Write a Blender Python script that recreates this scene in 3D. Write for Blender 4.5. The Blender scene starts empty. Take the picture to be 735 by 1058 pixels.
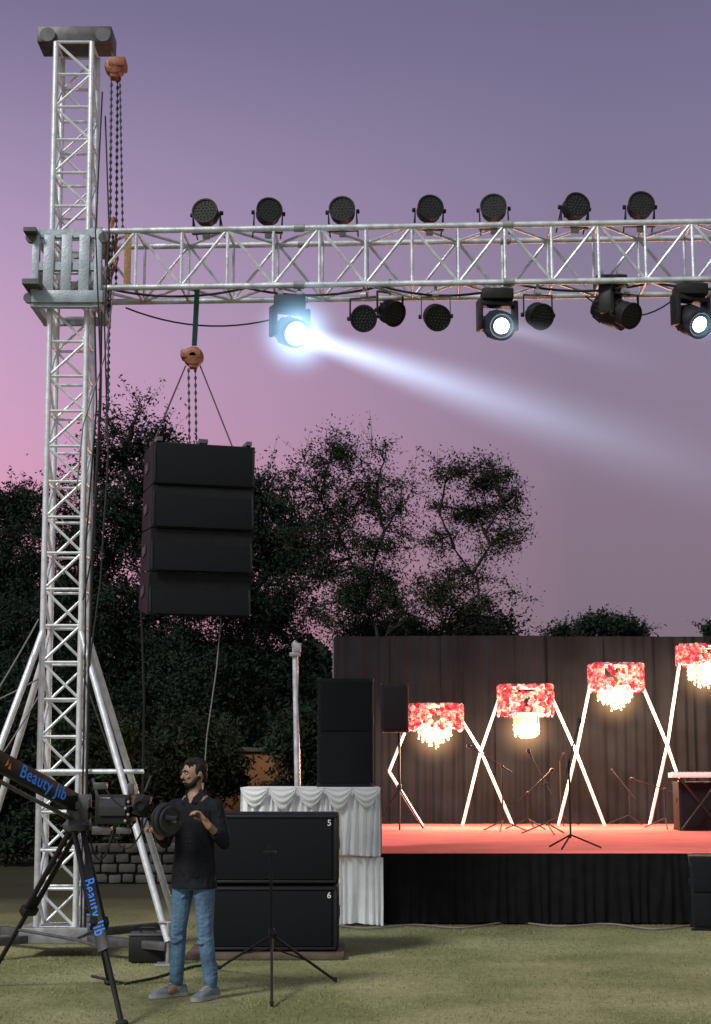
import bpy, bmesh, math, random
import numpy as np
from mathutils import Vector, Matrix, Quaternion, noise
V=Vector
rnd=random.Random(11)
C=bpy.context.scene.collection
scene=bpy.context.scene
# ------------------------------------------------------------------ camera maths
F=1600.0; H0=795.0; CZ=1.66; TH=math.atan((H0-529)/F); S_,C_=math.sin(TH),math.cos(TH)
def ray(px,py):
    x=(px-367.5)/F; y=(529-py)/F
    return V((x, C_-y*S_, S_+y*C_))
def at(px,py,Y):
    d=ray(px,py); t=Y/d.y
    return V((d.x*t, Y, CZ+d.z*t))
def gnd(px,py,z=0.0):
    d=ray(px,py); t=(z-CZ)/d.z
    return V((d.x*t, d.y*t, z))
def mpp(Y,py): return Y/ray(0,py).y/F
# ------------------------------------------------------------------ materials
def mat(name,col,rough=.6,metal=0.0,var=.2,scale=6.0,bump=0.0,bscale=60.0,emit=None,es=0.0,spec=.5,detail=4):
    m=bpy.data.materials.new(name); m.use_nodes=True
    nt=m.node_tree; b=nt.nodes['Principled BSDF']
    b.inputs['Roughness'].default_value=rough; b.inputs['Metallic'].default_value=metal
    b.inputs['Specular IOR Level'].default_value=spec
    tc=nt.nodes.new('ShaderNodeTexCoord')
    n=nt.nodes.new('ShaderNodeTexNoise'); n.inputs['Scale'].default_value=scale; n.inputs['Detail'].default_value=detail
    nt.links.new(tc.outputs['Object'],n.inputs['Vector'])
    r=nt.nodes.new('ShaderNodeValToRGB')
    r.color_ramp.elements[0].position=.3; r.color_ramp.elements[1].position=.7
    r.color_ramp.elements[0].color=[max(0,c*(1-var)) for c in col]+[1]
    r.color_ramp.elements[1].color=[min(1,c*(1+var)) for c in col]+[1]
    nt.links.new(n.outputs['Fac'],r.inputs['Fac']); nt.links.new(r.outputs['Color'],b.inputs['Base Color'])
    if bump>0:
        n2=nt.nodes.new('ShaderNodeTexNoise'); n2.inputs['Scale'].default_value=bscale
        nt.links.new(tc.outputs['Object'],n2.inputs['Vector'])
        bp=nt.nodes.new('ShaderNodeBump'); bp.inputs['Strength'].default_value=bump; bp.inputs['Distance'].default_value=.02
        nt.links.new(n2.outputs['Fac'],bp.inputs['Height']); nt.links.new(bp.outputs['Normal'],b.inputs['Normal'])
    if emit:
        b.inputs['Emission Color'].default_value=list(emit)+[1]; b.inputs['Emission Strength'].default_value=es
    return m
M={}
M['alu']=mat('brushed aluminium',(.72,.75,.78),.38,.40,.16,14,.15,90)
M['alu2']=mat('worn aluminium',(.60,.64,.68),.42,.45,.30,9,.2,70)
M['bluest']=mat('blue grey steel plate',(.36,.41,.46),.5,.3,.22,6,.2,50)
M['steel']=mat('dark steel',(.10,.10,.105),.5,.4,.3,12)
M['galv']=mat('galvanised steel',(.30,.30,.31),.5,.3,.3,9)
M['black']=mat('black paint',(.011,.011,.012),.58,0,.35,10,.15,120,spec=.3)
M['blackp']=mat('black plastic',(.013,.013,.015),.45,0,.3,20,spec=.35)
M['grille']=mat('black grille cloth',(.007,.009,.011),.75,0,.5,220,.5,400,spec=.18)
M['cab']=mat('textured cabinet paint',(.007,.008,.010),.65,0,.3,14,.5,260,spec=.25)
M['rubber']=mat('black rubber',(.012,.012,.012),.8,0,.3,20)
M['orange']=mat('worn orange paint',(.28,.095,.045),.5,0,.4,20,.2,60)
M['green']=mat('green webbing',(.015,.09,.065),.8,0,.3,40)
M['strapo']=mat('ochre webbing',(.34,.20,.09),.8,0,.3,40)
M['chain']=mat('chain steel',(.04,.038,.04),.5,.4,.3,40)
M['white']=mat('white painted pole',(.82,.82,.82),.45,0,.06,10)
M['satin']=mat('white satin cloth',(.86,.88,.90),.42,0,.06,5,.12,14)
M['skirt']=mat('black pleated cloth',(.007,.007,.008),.9,0,.3,7,spec=.12)
M['curtain']=mat('dark charcoal drape',(.0068,.0095,.0130),.75,0,.45,1.6,.15,8,spec=.18)
M['carpet']=mat('coral red carpet',(.90,.165,.150),.9,0,.12,1.6,.3,120,spec=.15)
M['wood']=mat('old plywood',(.10,.07,.05),.8,0,.35,7,.2,40)
M['bark']=mat('dark bark',(.016,.013,.012),.9,0,.4,9,.4,30)
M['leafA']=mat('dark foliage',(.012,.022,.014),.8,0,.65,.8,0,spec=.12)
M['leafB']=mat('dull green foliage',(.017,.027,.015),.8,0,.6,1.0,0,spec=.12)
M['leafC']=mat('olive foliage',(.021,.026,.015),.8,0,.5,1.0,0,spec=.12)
M['stone']=mat('grey stone',(.05,.047,.043),.9,0,.6,3.0,.6,14)
M['ochre']=mat('ochre plaster',(.22,.09,.03),.9,0,.3,2,.2,20)
M['skin']=mat('brown skin',(.33,.185,.12),.55,0,.12,9,.05,60)
M['hair']=mat('black hair',(.012,.011,.010),.6,0,.3,60,.6,160,spec=.3)
M['shirt']=mat('black shirt cloth',(.010,.011,.015),.85,0,.3,12,.5,22,spec=.2)
M['jean']=mat('blue denim',(.092,.165,.26),.85,0,.5,6,.6,26,spec=.2)
M['shoe']=mat('grey trainer fabric',(.17,.20,.22),.8,0,.3,30)
M['sole']=mat('pale rubber sole',(.35,.35,.35),.7,0,.15,20)
M['eyew']=mat('eye white',(.6,.58,.55),.3,0,.03,10)
M['eyed']=mat('dark iris',(.02,.012,.01),.2,0,.1,10)
M['lip']=mat('lips',(.28,.12,.10),.5,0,.1,10)
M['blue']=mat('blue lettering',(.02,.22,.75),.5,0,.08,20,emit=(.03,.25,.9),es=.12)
M['orangem']=mat('orange mark',(.8,.25,.04),.5,0,.08,20)
M['wlet']=mat('white lettering',(.7,.7,.7),.5,0,.05,20)
M['iron']=mat('dark iron plates',(.032,.032,.036),.5,.3,.3,16)
M['lens_off']=mat('dark lens',(.03,.032,.04),.12,0,.1,10,spec=.8)
M['led']=mat('led cells',(.028,.028,.031),.25,0,.4,60,spec=.6)
M['lens_hot']=mat('lit lens',(.8,.9,1),.3,0,.02,5,emit=(.60,.84,1.0),es=30)
M['lens_on']=mat('lit lens soft',(.8,.9,1),.3,0,.02,5,emit=(.85,.93,1.0),es=14)
M['bulb']=mat('warm bulb',(1,.8,.5),.3,0,.02,5,emit=(1.0,.64,.28),es=4.4)
M['wire']=mat('warm string',(.6,.45,.3),.5,0,.1,5,emit=(1.0,.55,.2),es=1.4)
M['fred']=mat('red petals',(.70,.05,.10),.7,0,.2,30,spec=.2)
M['fpink']=mat('pink petals',(.88,.34,.42),.7,0,.2,30,spec=.2)
M['fwhite']=mat('cream petals',(.90,.76,.70),.7,0,.1,30,spec=.2)
M['key']=mat('ivory keys',(.75,.74,.7),.3,0,.05,30)
M['cable']=mat('black cable',(.015,.015,.015),.6,0,.2,10)
M['rope']=mat('pale rope',(.20,.19,.18),.9,0,.2,60)
# ------------------------------------------------------------------ builders
SPLIT={'coupler','guide_roller','face_plate','bracket','clamp','handle','corner','knob','button','side_skirt','table_top','wire_sling','lace','eyebrow','pulley','white_key','black_key','grille_trim','floor_leg','stiffener'}
def worldoff(p):
    o=V((0,0,0))
    while p is not None:
        o=o+p.location; p=p.parent
    return o
def tag(o,label=None,cat=None,group=None,kind=None):
    if label: o['label']=label
    if cat: o['category']=cat
    if group: o['group']=group
    if kind: o['kind']=kind
    return o
def empty(name,loc,label,cat,group=None):
    o=bpy.data.objects.new(name,None); o.empty_display_size=.1; C.objects.link(o); o.location=loc
    return tag(o,label,cat,group)
def basis(d):
    d=d.normalized(); a=V((0,0,1)) if abs(d.z)<.9 else V((1,0,0))
    u=d.cross(a).normalized(); return u, d.cross(u).normalized(), d
class MB:
    def __init__(s): s.v=[]; s.f=[]; s.m=[]; s.g=[]
    def add(s,vs,fs,mi=0):
        k=len(s.v); f0=len(s.f); s.v+= [V(p) for p in vs]
        for f in fs: s.f.append(tuple(k+i for i in f)); s.m.append(mi)
        s.g.append((k,len(s.v),f0,len(s.f)))
        return s
    def box(s,c,size,rot=None,mi=0,bev=0.0):
        hx,hy,hz=[q/2 for q in size]; c=V(c)
        if bev<=0:
            vs=[V((x,y,z)) for x in(-hx,hx) for y in(-hy,hy) for z in(-hz,hz)]
            fs=[(0,1,3,2),(4,6,7,5),(0,4,5,1),(2,3,7,6),(0,2,6,4),(1,5,7,3)]
        else:
            bm=bmesh.new(); bmesh.ops.create_cube(bm,size=1)
            for v in bm.verts: v.co=V((v.co.x*size[0],v.co.y*size[1],v.co.z*size[2]))
            bmesh.ops.bevel(bm,geom=list(bm.edges),offset=bev,segments=2,affect='EDGES',profile=.5)
            bm.verts.index_update()
            vs=[v.co.copy() for v in bm.verts]; fs=[[v.index for v in f.verts] for f in bm.faces]; bm.free()
        if rot is not None: vs=[rot@v for v in vs]
        return s.add([v+c for v in vs],fs,mi)
    def rings(s,R,mi=0,cap=True):
        n=len(R[0]); vs=[p for r in R for p in r]; fs=[]
        for i in range(len(R)-1):
            for j in range(n):
                k=(j+1)%n; fs.append((i*n+j,i*n+k,(i+1)*n+k,(i+1)*n+j))
        if cap: fs.append(tuple(range(n-1,-1,-1))); fs.append(tuple((len(R)-1)*n+j for j in range(n)))
        return s.add(vs,fs,mi)
    def tube(s,p,q,r,r2=None,n=8,mi=0):
        p=V(p);q=V(q); r2=r if r2 is None else r2
        if (q-p).length<1e-5: return s
        u,w,_=basis(q-p)
        R=[[c+(u*math.cos(2*math.pi*j/n)+w*math.sin(2*math.pi*j/n))*rr for j in range(n)] for c,rr in((p,r),(q,r2))]
        return s.rings(R,mi)
    def path(s,pts,r,n=6,mi=0,r2=None):
        pts=[V(p) for p in pts]; R=[]; L=len(pts); pu=None
        for i,p in enumerate(pts):
            d=(pts[min(i+1,L-1)]-pts[max(i-1,0)])
            if pu is None: u,w,_=basis(d)
            else:
                d=d.normalized(); u=(pu-d*pu.dot(d))
                u=u.normalized() if u.length>1e-6 else basis(d)[0]
                w=d.cross(u)
            pu=u
            rr=r if r2 is None else r+(r2-r)*i/(L-1)
            R.append([p+(u*math.cos(2*math.pi*j/n)+w*math.sin(2*math.pi*j/n))*rr for j in range(n)])
        return s.rings(R,mi)
    def lathe(s,o,d,prof,n=20,mi=0,cap=True):
        o=V(o); u,w,d=basis(V(d))
        R=[[o+d*z+(u*math.cos(2*math.pi*j/n)+w*math.sin(2*math.pi*j/n))*max(r,1e-4) for j in range(n)] for r,z in prof]
        return s.rings(R,mi,cap)
    def ell(s,c,r,rot=None,nu=14,nv=9,mi=0):
        c=V(c); R=[]
        for i in range(nv):
            a=math.pi*(i+.02 if i==0 else (i-.02 if i==nv-1 else i))/(nv-1)
            ring=[]
            for j in range(nu):
                b=2*math.pi*j/nu
                p=V((r[0]*math.sin(a)*math.cos(b),r[1]*math.sin(a)*math.sin(b),r[2]*math.cos(a)))
                ring.append(c+(rot@p if rot is not None else p))
            R.append(ring)
        return s.rings(R,mi)
    def limb(s,pts,rad,n=12):
        for i in range(len(pts)-1): s.tube(pts[i],pts[i+1],rad[i],rad[i+1],n)
        for p,r in zip(pts,rad): s.ell(p,(r,r,r),None,12,9)
        return s
    def chain(s,p,q,r=.011,step=.045):
        p=V(p);q=V(q); d=q-p; n=max(2,int(d.length/step)); u,w,dd=basis(d)
        vs=[];fs=[]
        for i in range(n):
            c=p+d*((i+.5)/n); a,b=(u,w) if i%2 else (w,u)
            h=d.length/n*.68; k=len(vs)
            vs+=[c-dd*h-a*r*.6,c-dd*h+a*r*.6,c+dd*h+a*r*.6,c+dd*h-a*r*.6,c-a*r*1.5,c+a*r*1.5,c-b*r*.5,c+b*r*.5]
            fs+=[tuple(k+z for z in f) for f in [(0,1,6),(1,5,6),(5,2,6),(2,3,6),(3,4,6),(4,0,6),(1,0,7),(5,1,7),(2,5,7),(3,2,7),(4,3,7),(0,4,7)]]
        return s.add(vs,fs)
    def pieces(s):
        """groups of added shapes whose boxes touch, each as an MB of its own"""
        G=[]
        for (a,b,c,d) in s.g:
            lo=[min(s.v[i][k] for i in range(a,b))-.002 for k in range(3)]; hi=[max(s.v[i][k] for i in range(a,b))+.002 for k in range(3)]
            G.append([lo,hi,[(a,b,c,d)]])
        ch=True
        while ch:
            ch=False
            for i in range(len(G)):
                for j in range(i+1,len(G)):
                    A,B=G[i],G[j]
                    if all(A[0][k]<=B[1][k] and B[0][k]<=A[1][k] for k in range(3)):
                        A[0]=[min(x,y) for x,y in zip(A[0],B[0])]; A[1]=[max(x,y) for x,y in zip(A[1],B[1])]; A[2]+=B[2]; G.pop(j); ch=True; break
                if ch: break
        out=[]
        for lo,hi,l in G:
            m=MB()
            for (a,b,c,d) in l:
                k=len(m.v); m.v+=s.v[a:b]; m.f+=[tuple(i-a+k for i in f) for f in s.f[c:d]]; m.m+=s.m[c:d]
            out.append(m)
        return out
    def build(s,name,mats,parent=None,smooth=True,loc=None,ang=40,recalc=True):
        if name in SPLIT and len(s.g)>1:
            for q in s.pieces(): o=q._build(name,mats,parent,smooth,loc,ang,recalc)
            return o
        return s._build(name,mats,parent,smooth,loc,ang,recalc)
    def _build(s,name,mats,parent,smooth,loc,ang,recalc):
        o_=worldoff(parent) if parent is not None else (V(loc) if loc is not None else V((0,0,0)))
        me=bpy.data.meshes.new(name); me.from_pydata([tuple(v-o_) for v in s.v],[],s.f)
        if not isinstance(mats,(list,tuple)): mats=[mats]
        for m in mats: me.materials.append(m)
        me.polygons.foreach_set('material_index',s.m)
        if recalc:
            bm=bmesh.new(); bm.from_mesh(me); bmesh.ops.recalc_face_normals(bm,faces=list(bm.faces)); bm.to_mesh(me); bm.free()
        if smooth:
            me.polygons.foreach_set('use_smooth',[True]*len(me.polygons))
            me.set_sharp_from_angle(angle=math.radians(ang))
        me.update()
        ob=bpy.data.objects.new(name,me); C.objects.link(ob)
        if parent is not None: ob.parent=parent
        else: ob.location=o_
        return ob
def copy_tree(o,parent=None):
    c=o.copy(); C.objects.link(c); c.parent=parent
    for ch in list(o.children): copy_tree(ch,c)
    return c
def sag(p,q,d,n=12):
    p=V(p);q=V(q); return [p+(q-p)*(i/n)+V((0,0,-d*4*(i/n)*(1-i/n))) for i in range(n+1)]
def text(name,body,size,origin,xd,nd,m,parent,shear=0,sp=1.0):
    cu=bpy.data.curves.new('t','FONT'); cu.body=body; cu.size=size; cu.extrude=.001; cu.align_x='CENTER'; cu.align_y='CENTER'; cu.shear=shear; cu.offset=size*.008; cu.space_character=sp
    ob=bpy.data.objects.new('t',cu); C.objects.link(ob)
    dg=bpy.context.evaluated_depsgraph_get(); me=bpy.data.meshes.new_from_object(ob.evaluated_get(dg))
    bpy.data.objects.remove(ob)
    x=xd.normalized(); n=nd-x*nd.dot(x); n.normalize(); y=n.cross(x)
    mb=MB(); mb.add([origin+x*v.co.x+y*v.co.y+n*v.co.z for v in me.vertices],[tuple(p.vertices) for p in me.polygons])
    return mb.build(name,m,parent,smooth=False)
def leafmesh(name,pts,size,asp,m,parent,seed,loc=None):
    g=np.random.default_rng(seed); n=len(pts); pts=np.asarray(pts)
    o_=worldoff(parent) if parent is not None else V(loc or (0,0,0))
    pts=pts-np.array(o_)
    a=g.normal(size=(n,3)); a/=np.linalg.norm(a,axis=1)[:,None]
    b=g.normal(size=(n,3)); b-=a*(a*b).sum(1)[:,None]; b/=np.linalg.norm(b,axis=1)[:,None]
    s=(size*(.6+.8*g.random(n)))[:,None]
    vs=np.stack([pts-a*s*.5,pts+b*s*asp*.5,pts+a*s*.5,pts-b*s*asp*.5],1).reshape(-1,3)
    me=bpy.data.meshes.new(name); me.vertices.add(4*n); me.vertices.foreach_set('co',vs.ravel())
    me.loops.add(4*n); me.loops.foreach_set('vertex_index',np.arange(4*n,dtype=np.int32))
    me.polygons.add(n); me.polygons.foreach_set('loop_start',np.arange(0,4*n,4,dtype=np.int32))
    me.update(calc_edges=True); me.validate(); me.materials.append(m)
    ob=bpy.data.objects.new(name,me); C.objects.link(ob)
    if parent is not None: ob.parent=parent
    else: ob.location=o_
    return ob
# ------------------------------------------------------------------ ground
def ground_mat():
    m=bpy.data.materials.new('lawn ground'); m.use_nodes=True; nt=m.node_tree; b=nt.nodes['Principled BSDF']
    b.inputs['Roughness'].default_value=.95; b.inputs['Specular IOR Level'].default_value=.1
    g=nt.nodes.new('ShaderNodeNewGeometry')
    def nz(sc,d=5):
        n=nt.nodes.new('ShaderNodeTexNoise'); n.inputs['Scale'].default_value=sc; n.inputs['Detail'].default_value=d
        nt.links.new(g.outputs['Position'],n.inputs['Vector']); return n
    n1=nz(.75); n2=nz(14,6); n3=nz(90,3)
    r1=nt.nodes.new('ShaderNodeValToRGB'); r1.color_ramp.elements[0].position=.38; r1.color_ramp.elements[1].position=.66
    r1.color_ramp.elements[0].color=(.180,.190,.088,1); r1.color_ramp.elements[1].color=(.350,.340,.190,1)
    nt.links.new(n1.outputs['Fac'],r1.inputs['Fac'])
    r2=nt.nodes.new('ShaderNodeValToRGB'); r2.color_ramp.elements[0].position=.3; r2.color_ramp.elements[1].position=.7
    r2.color_ramp.elements[0].color=(.6,.6,.56,1); r2.color_ramp.elements[1].color=(1.2,1.2,1.16,1)
    mx=nt.nodes.new('ShaderNodeMix'); mx.data_type='RGBA'; mx.blend_type='MULTIPLY'; mx.inputs['Factor'].default_value=1
    ad=nt.nodes.new('ShaderNodeMath'); ad.operation='MULTIPLY_ADD'; ad.inputs[1].default_value=.5
    nt.links.new(n3.outputs['Fac'],ad.inputs[0])
    hf=nt.nodes.new('ShaderNodeMath'); hf.operation='MULTIPLY'; hf.inputs[1].default_value=.5
    nt.links.new(n2.outputs['Fac'],hf.inputs[0]); nt.links.new(hf.outputs[0],ad.inputs[2])
    nt.links.new(ad.outputs[0],r2.inputs['Fac'])
    nt.links.new(r1.outputs['Color'],mx.inputs['A']); nt.links.new(r2.outputs['Color'],mx.inputs['B'])
    # tree shade beyond the lawn put into the colour, darker with distance
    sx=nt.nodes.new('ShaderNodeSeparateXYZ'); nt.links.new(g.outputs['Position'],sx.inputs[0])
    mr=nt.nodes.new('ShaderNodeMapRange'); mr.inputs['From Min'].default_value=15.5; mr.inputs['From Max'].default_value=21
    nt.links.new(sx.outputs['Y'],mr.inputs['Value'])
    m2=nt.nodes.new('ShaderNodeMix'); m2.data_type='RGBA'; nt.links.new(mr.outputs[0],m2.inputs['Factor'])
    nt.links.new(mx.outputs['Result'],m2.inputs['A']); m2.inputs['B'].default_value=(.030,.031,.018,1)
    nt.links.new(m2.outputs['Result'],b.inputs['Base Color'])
    bp=nt.nodes.new('ShaderNodeBump'); bp.inputs['Strength'].default_value=.6; bp.inputs['Distance'].default_value=.03
    nt.links.new(n2.outputs['Fac'],bp.inputs['Height']); nt.links.new(bp.outputs['Normal'],b.inputs['Normal'])
    return m
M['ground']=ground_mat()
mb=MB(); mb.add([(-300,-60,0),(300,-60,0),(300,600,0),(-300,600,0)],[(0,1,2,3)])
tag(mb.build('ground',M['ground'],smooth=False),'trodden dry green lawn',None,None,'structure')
def grass():
    g=np.random.default_rng(3); n=120000
    x=g.uniform(-4.4,5.0,n); y=9.3+8.0*g.random(n)**1.2
    keep=np.array([noise.noise(V((a*.9,b*.9,0)))*.5+.5 for a,b in zip(x,y)])>.08+g.random(n)*.75
    x=x[keep];y=y[keep]; n=len(x)
    h=g.uniform(.006,.021,n); a=g.uniform(0,6.283,n); w=.0032; lx=g.normal(0,.010,n); ly=g.normal(0,.010,n)
    z=np.zeros(n)
    vs=np.stack([np.stack([x-np.cos(a)*w,y-np.sin(a)*w,z],1),np.stack([x+np.cos(a)*w,y+np.sin(a)*w,z],1),np.stack([x+lx,y+ly,h],1)],1).reshape(-1,3)
    me=bpy.data.meshes.new('grass'); me.vertices.add(3*n); me.vertices.foreach_set('co',vs.ravel())
    me.loops.add(3*n); me.loops.foreach_set('vertex_index',np.arange(3*n,dtype=np.int32))
    me.polygons.add(n); me.polygons.foreach_set('loop_start',np.arange(0,3*n,3,dtype=np.int32)); me.update(calc_edges=True); me.validate()
    me.materials.append(mat('grass blades',(.240,.255,.115),.8,0,.35,.8,spec=.2))
    o=bpy.data.objects.new('grass',me); C.objects.link(o); tag(o,'short dry green grass of the lawn','grass',None,'stuff')
grass()
# ------------------------------------------------------------------ truss helper
def truss(p,q,wv,hv,bay,rc,rb,root,mc,name_l='lattice'):
    """four chords as parts plus one lattice mesh; wv,hv are half-width vectors"""
    p=V(p);q=V(q); d=q-p; n=max(1,round(d.length/bay))
    cs=[wv+hv,wv-hv,-wv-hv,-wv+hv]
    for c in cs: MB().tube(p+c,q+c,rc,n=10).build('chord',mc,root)
    m=MB()
    for k in range(4):
        a,b=cs[k],cs[(k+1)%4]
        for i in range(n+1):
            P=p+d*(i/n); m.tube(P+a,P+b,rb,n=6)
            if i<n:
                Q=p+d*((i+1)/n)
                if (i+k)%2: m.tube(P+a,Q+b,rb,n=6)
                else: m.tube(P+b,Q+a,rb,n=6)
    m.build(name_l,mc,root)
# ------------------------------------------------------------------ tower
TY=14.6
tb=at(61,986,TY); tb.z=0
ttop=at(80,52,TY); tdir=(ttop-tb)
def tc(z): return tb+tdir*(z/tdir.z)
tower=empty('truss_tower',tb,'tall aluminium lattice tower standing on four splayed braces at the left','truss tower')
HW=.178
truss(tc(.25),ttop,V((HW,0,0)),V((0,HW,0)),.345,.028,.0145,tower,M['alu'])
yaw=math.radians(8)
zb=at(62,655,TY).z
for sx in(-1,1):
    for sy in(-1,1):
        e=V((sx*1.02,sy*.95,0)); e.rotate(Quaternion((0,0,1),yaw*.6)); E=tb+e
        MB().tube(tc(zb)+V((sx*HW,sy*HW,0)),E+V((0,0,.2)),.032,n=10).build('brace',M['alu'],tower)
        MB().box(tb+e*.5+V((0,0,.16)),(e.length,.09,.07),Matrix.Rotation(math.atan2(e.y,e.x),3,'Z'),bev=.006).build('outrigger',M['steel'],tower)
        j=MB(); j.tube(E+V((0,0,.02)),E+V((0,0,.36)),.018); j.box(E+V((0,0,.012)),(.2,.2,.02),bev=.004); j.tube(E+V((-.09,0,.36)),E+V((.09,0,.36)),.01)
        j.build('screw_jack',M['galv'],tower)
MB().box(tb+V((0,0,.19)),(.62,.62,.14),bev=.01).build('base_plate',M['galv'],tower)
z2=at(62,797,TY).z
MB().tube(tc(z2)+V((-.9,-.2,0)),tc(z2)+V((.78,-.2,0)),.022).build('tie_bar',M['alu'],tower)
hc=at(80,43,TY)
MB().box(hc+V((0,0,0)),(.74,.34,.17),bev=.012).build('head_block',M['steel'],tower)
for dx in(-.26,.29):
    MB().lathe(hc+V((dx,-.2,-.02)),V((0,1,0)),[(.02,0),(.075,.0),(.075,.012),(.06,.02),(.075,.03),(.075,.04),(.02,.04)],18).build('pulley',M['steel'],tower)
# ------------------------------------------------------------------ crossbar truss
HH=.285; HT=2*HH
zt=at(110,240,TY-.23).z
dR=ray(735,229); YR=(zt-CZ)*dR.y/dR.z
pL=at(30,240,TY-.23); pL=V((pL.x,TY,zt-HH)); pR=V((at(735,229,YR).x, YR+.23, zt-HH))
ax=(pR-pL).normalized(); pE=pL+ax*8.6
side=V((ax.y,-ax.x,0)).normalized()  # toward the camera
cross=empty('crossbar_truss',pL,'long horizontal aluminium box truss carrying the stage lights','truss')
pS=pL+ax*.62
truss(pS,pE,side*.23,V((0,0,HH)),.44,.030,.0155,cross,M['alu2'])
for k in(.06,2.02,4.02,6.02):
    c=pS+ax*k
    m=MB()
    for a in(-1,1):
        for b in(-1,1): m.tube(c+side*.23*a+V((0,0,HH*b))-ax*.05,c+side*.23*a+V((0,0,HH*b))+ax*.05,.040,n=12)
    m.build('coupler',M['galv'],cross)
# sleeve block riding on the tower
zs0,zs1=at(65,318,TY-.3).z,at(65,238,TY-.3).z; sc=tc((zs0+zs1)/2)
m=MB(); hw=.30
for a in(-1,1):
    for b in(-1,1): m.box(sc+V((a*hw,b*hw,0)),(.07,.07,zs1-zs0),bev=.005)
for z in(zs0+.04,(zs0+zs1)/2+.02,zs1-.04):
    for b in(-1,1):
        m.box(V((sc.x,sc.y+b*hw,z)),(hw*2-.06,.06,.08)); m.box(V((sc.x+b*hw,sc.y,z)),(.06,hw*2-.06,.08))
m.build('sleeve_block',M['bluest'],cross)
m=MB()
for a in(-.17,.0,.17): m.box(sc+V((a,-hw-.040,.05)),(.10,.014,(zs1-zs0)*.72),bev=.004)
m.box(sc+V((.02,-hw-.052,-.29)),(.68,.014,.12),bev=.004); m.build('face_plate',M['bluest'],cross)
m=MB()
for a in(-1,1):
    for b in(-1,1): m.lathe(V((sc.x+a*(hw+.05),sc.y-hw-.05,sc.z+b*.3)),V((0,1,0)),[(.01,0),(.05,0),(.05,.05),(.01,.05)],14)
m.build('guide_roller',M['steel'],cross)
m=MB(); m.box(at(34,242,TY-.3),(.12,.3,.04)); m.box(at(36,297,TY-.3),(.16,.4,.05)); m.build('bracket',M['steel'],cross)
# cable runs along truss
m=MB()
pts=[]
for k in range(6):
    a=pS+ax*(.2+k*1.3)+V((0,0,-HH+.02))+side*.1; pts+=sag(a,a+ax*1.3,.05+.06*rnd.random())[:-1]
m.path(pts,.013,5); m.build('cable_run',M['cable'],cross)
m=MB(); m.path(sag(at(130,318,TY),at(282,330,TY),.12),.009,5); m.build('drooping_cable',M['cable'],cross)
m=MB(); m.path(sag(at(605,306,TY-.2),at(700,306,TY-.2),.2),.008,5); m.build('drooping_cable',M['cable'],cross)
MB().box(at(132,268,TY-.27),(.065,.02,.52),bev=.004).build('ratchet_strap',M['strapo'],cross)
# ------------------------------------------------------------------ hoists
hp=at(119,70,TY-.1)
h1=empty('chain_hoist',hp,'orange chain hoist hanging from the top of the tower','hoist')
m=MB(); m.lathe(hp+V((0,-.09,0)),V((0,1,0)),[(.03,0),(.085,.02),(.10,.05),(.10,.13),(.085,.16),(.03,.18)],18); m.box(hp+V((.03,0,.03)),(.17,.2,.1),bev=.02); m.box(hp+V((0,0,-.08)),(.08,.12,.08),bev=.015); m.build('hoist_body',M['orange'],h1)
m=MB(); m.tube(hp+V((0,0,.1)),hp+V((-.04,0,.17)),.02); m.build('hook',M['steel'],h1)
for p_,q_,r_ in((hp+V((-.03,-.02,-.1)),at(114,236,TY-.1),.012),(at(113,236,TY-.15),at(112,425,TY-.4),.013),(hp+V((.05,.0,-.1)),at(127,240,TY-.1),.010),(hp+V((.02,.05,-.1)),at(120,300,TY-.05),.012),(at(117,236,TY-.2),at(109,452,TY-.42),.010)):
    MB().chain(p_,q_,r_,.036).build('lifting_chain',M['chain'],h1)
m=MB(); m.path([at(118,225,TY-.1),at(112,245,TY-.2),at(110,268,TY-.25),at(114,290,TY-.22),at(121,268,TY-.2),at(118,245,TY-.15)],.02,6); m.build('lower_hook',M['orange'],h1)
m=MB(); m.path([at(106,95,TY),at(99,240,TY-.45),at(104,380,TY-.5),at(98,560,TY-.3),at(86,620,TY-.3)],.008,5); m.build('hand_chain',M['chain'],h1)
m=MB(); m.path([at(109,120,TY),at(113,240,TY-.5),at(108,330,TY-.5),at(112,470,TY-.45),at(104,600,TY-.4),at(92,690,TY-.35)],.008,5); m.build('hand_chain',M['chain'],h1)
hp2=at(200,369,TY)
h2=empty('chain_hoist',hp2,'orange chain hoist slung under the crossbar above the hanging speakers','hoist')
m=MB(); m.lathe(hp2+V((0,-.08,0)),V((0,1,0)),[(.03,0),(.085,.02),(.10,.05),(.10,.11),(.085,.14),(.03,.16)],18); m.box(hp2+V((-.02,0,.02)),(.20,.16,.09),bev=.02); m.box(hp2+V((0,0,-.08)),(.08,.1,.07),bev=.015); m.build('hoist_body',M['orange'],h2)
m=MB()
a0=at(204,298,TY-.22);a1=at(204,298,TY+.22);b0=at(201,357,TY)
m.box((a0+b0)/2,(.05,.012,(a0-b0).length),(a0-b0).to_track_quat('Z','Y').to_matrix()); m.box((a1+b0)/2,(.05,.012,(a1-b0).length),(a1-b0).to_track_quat('Z','Y').to_matrix())
m.build('round_sling',M['green'],h2)
arr_top=at(206,461,TY)
for dx in(-4,3): MB().chain(at(199+dx,381,TY),at(200+dx,458,TY),.010,.036).build('lifting_chain',M['chain'],h2)
for p_,q_ in((at(192,378,TY),at(160,455,TY-.2)),(at(207,378,TY),at(240,461,TY-.2)),(at(192,378,TY),at(152,472,TY+.2))):
    MB().tube(p_,q_,.007).build('wire_sling',M['chain'],h2)
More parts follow.
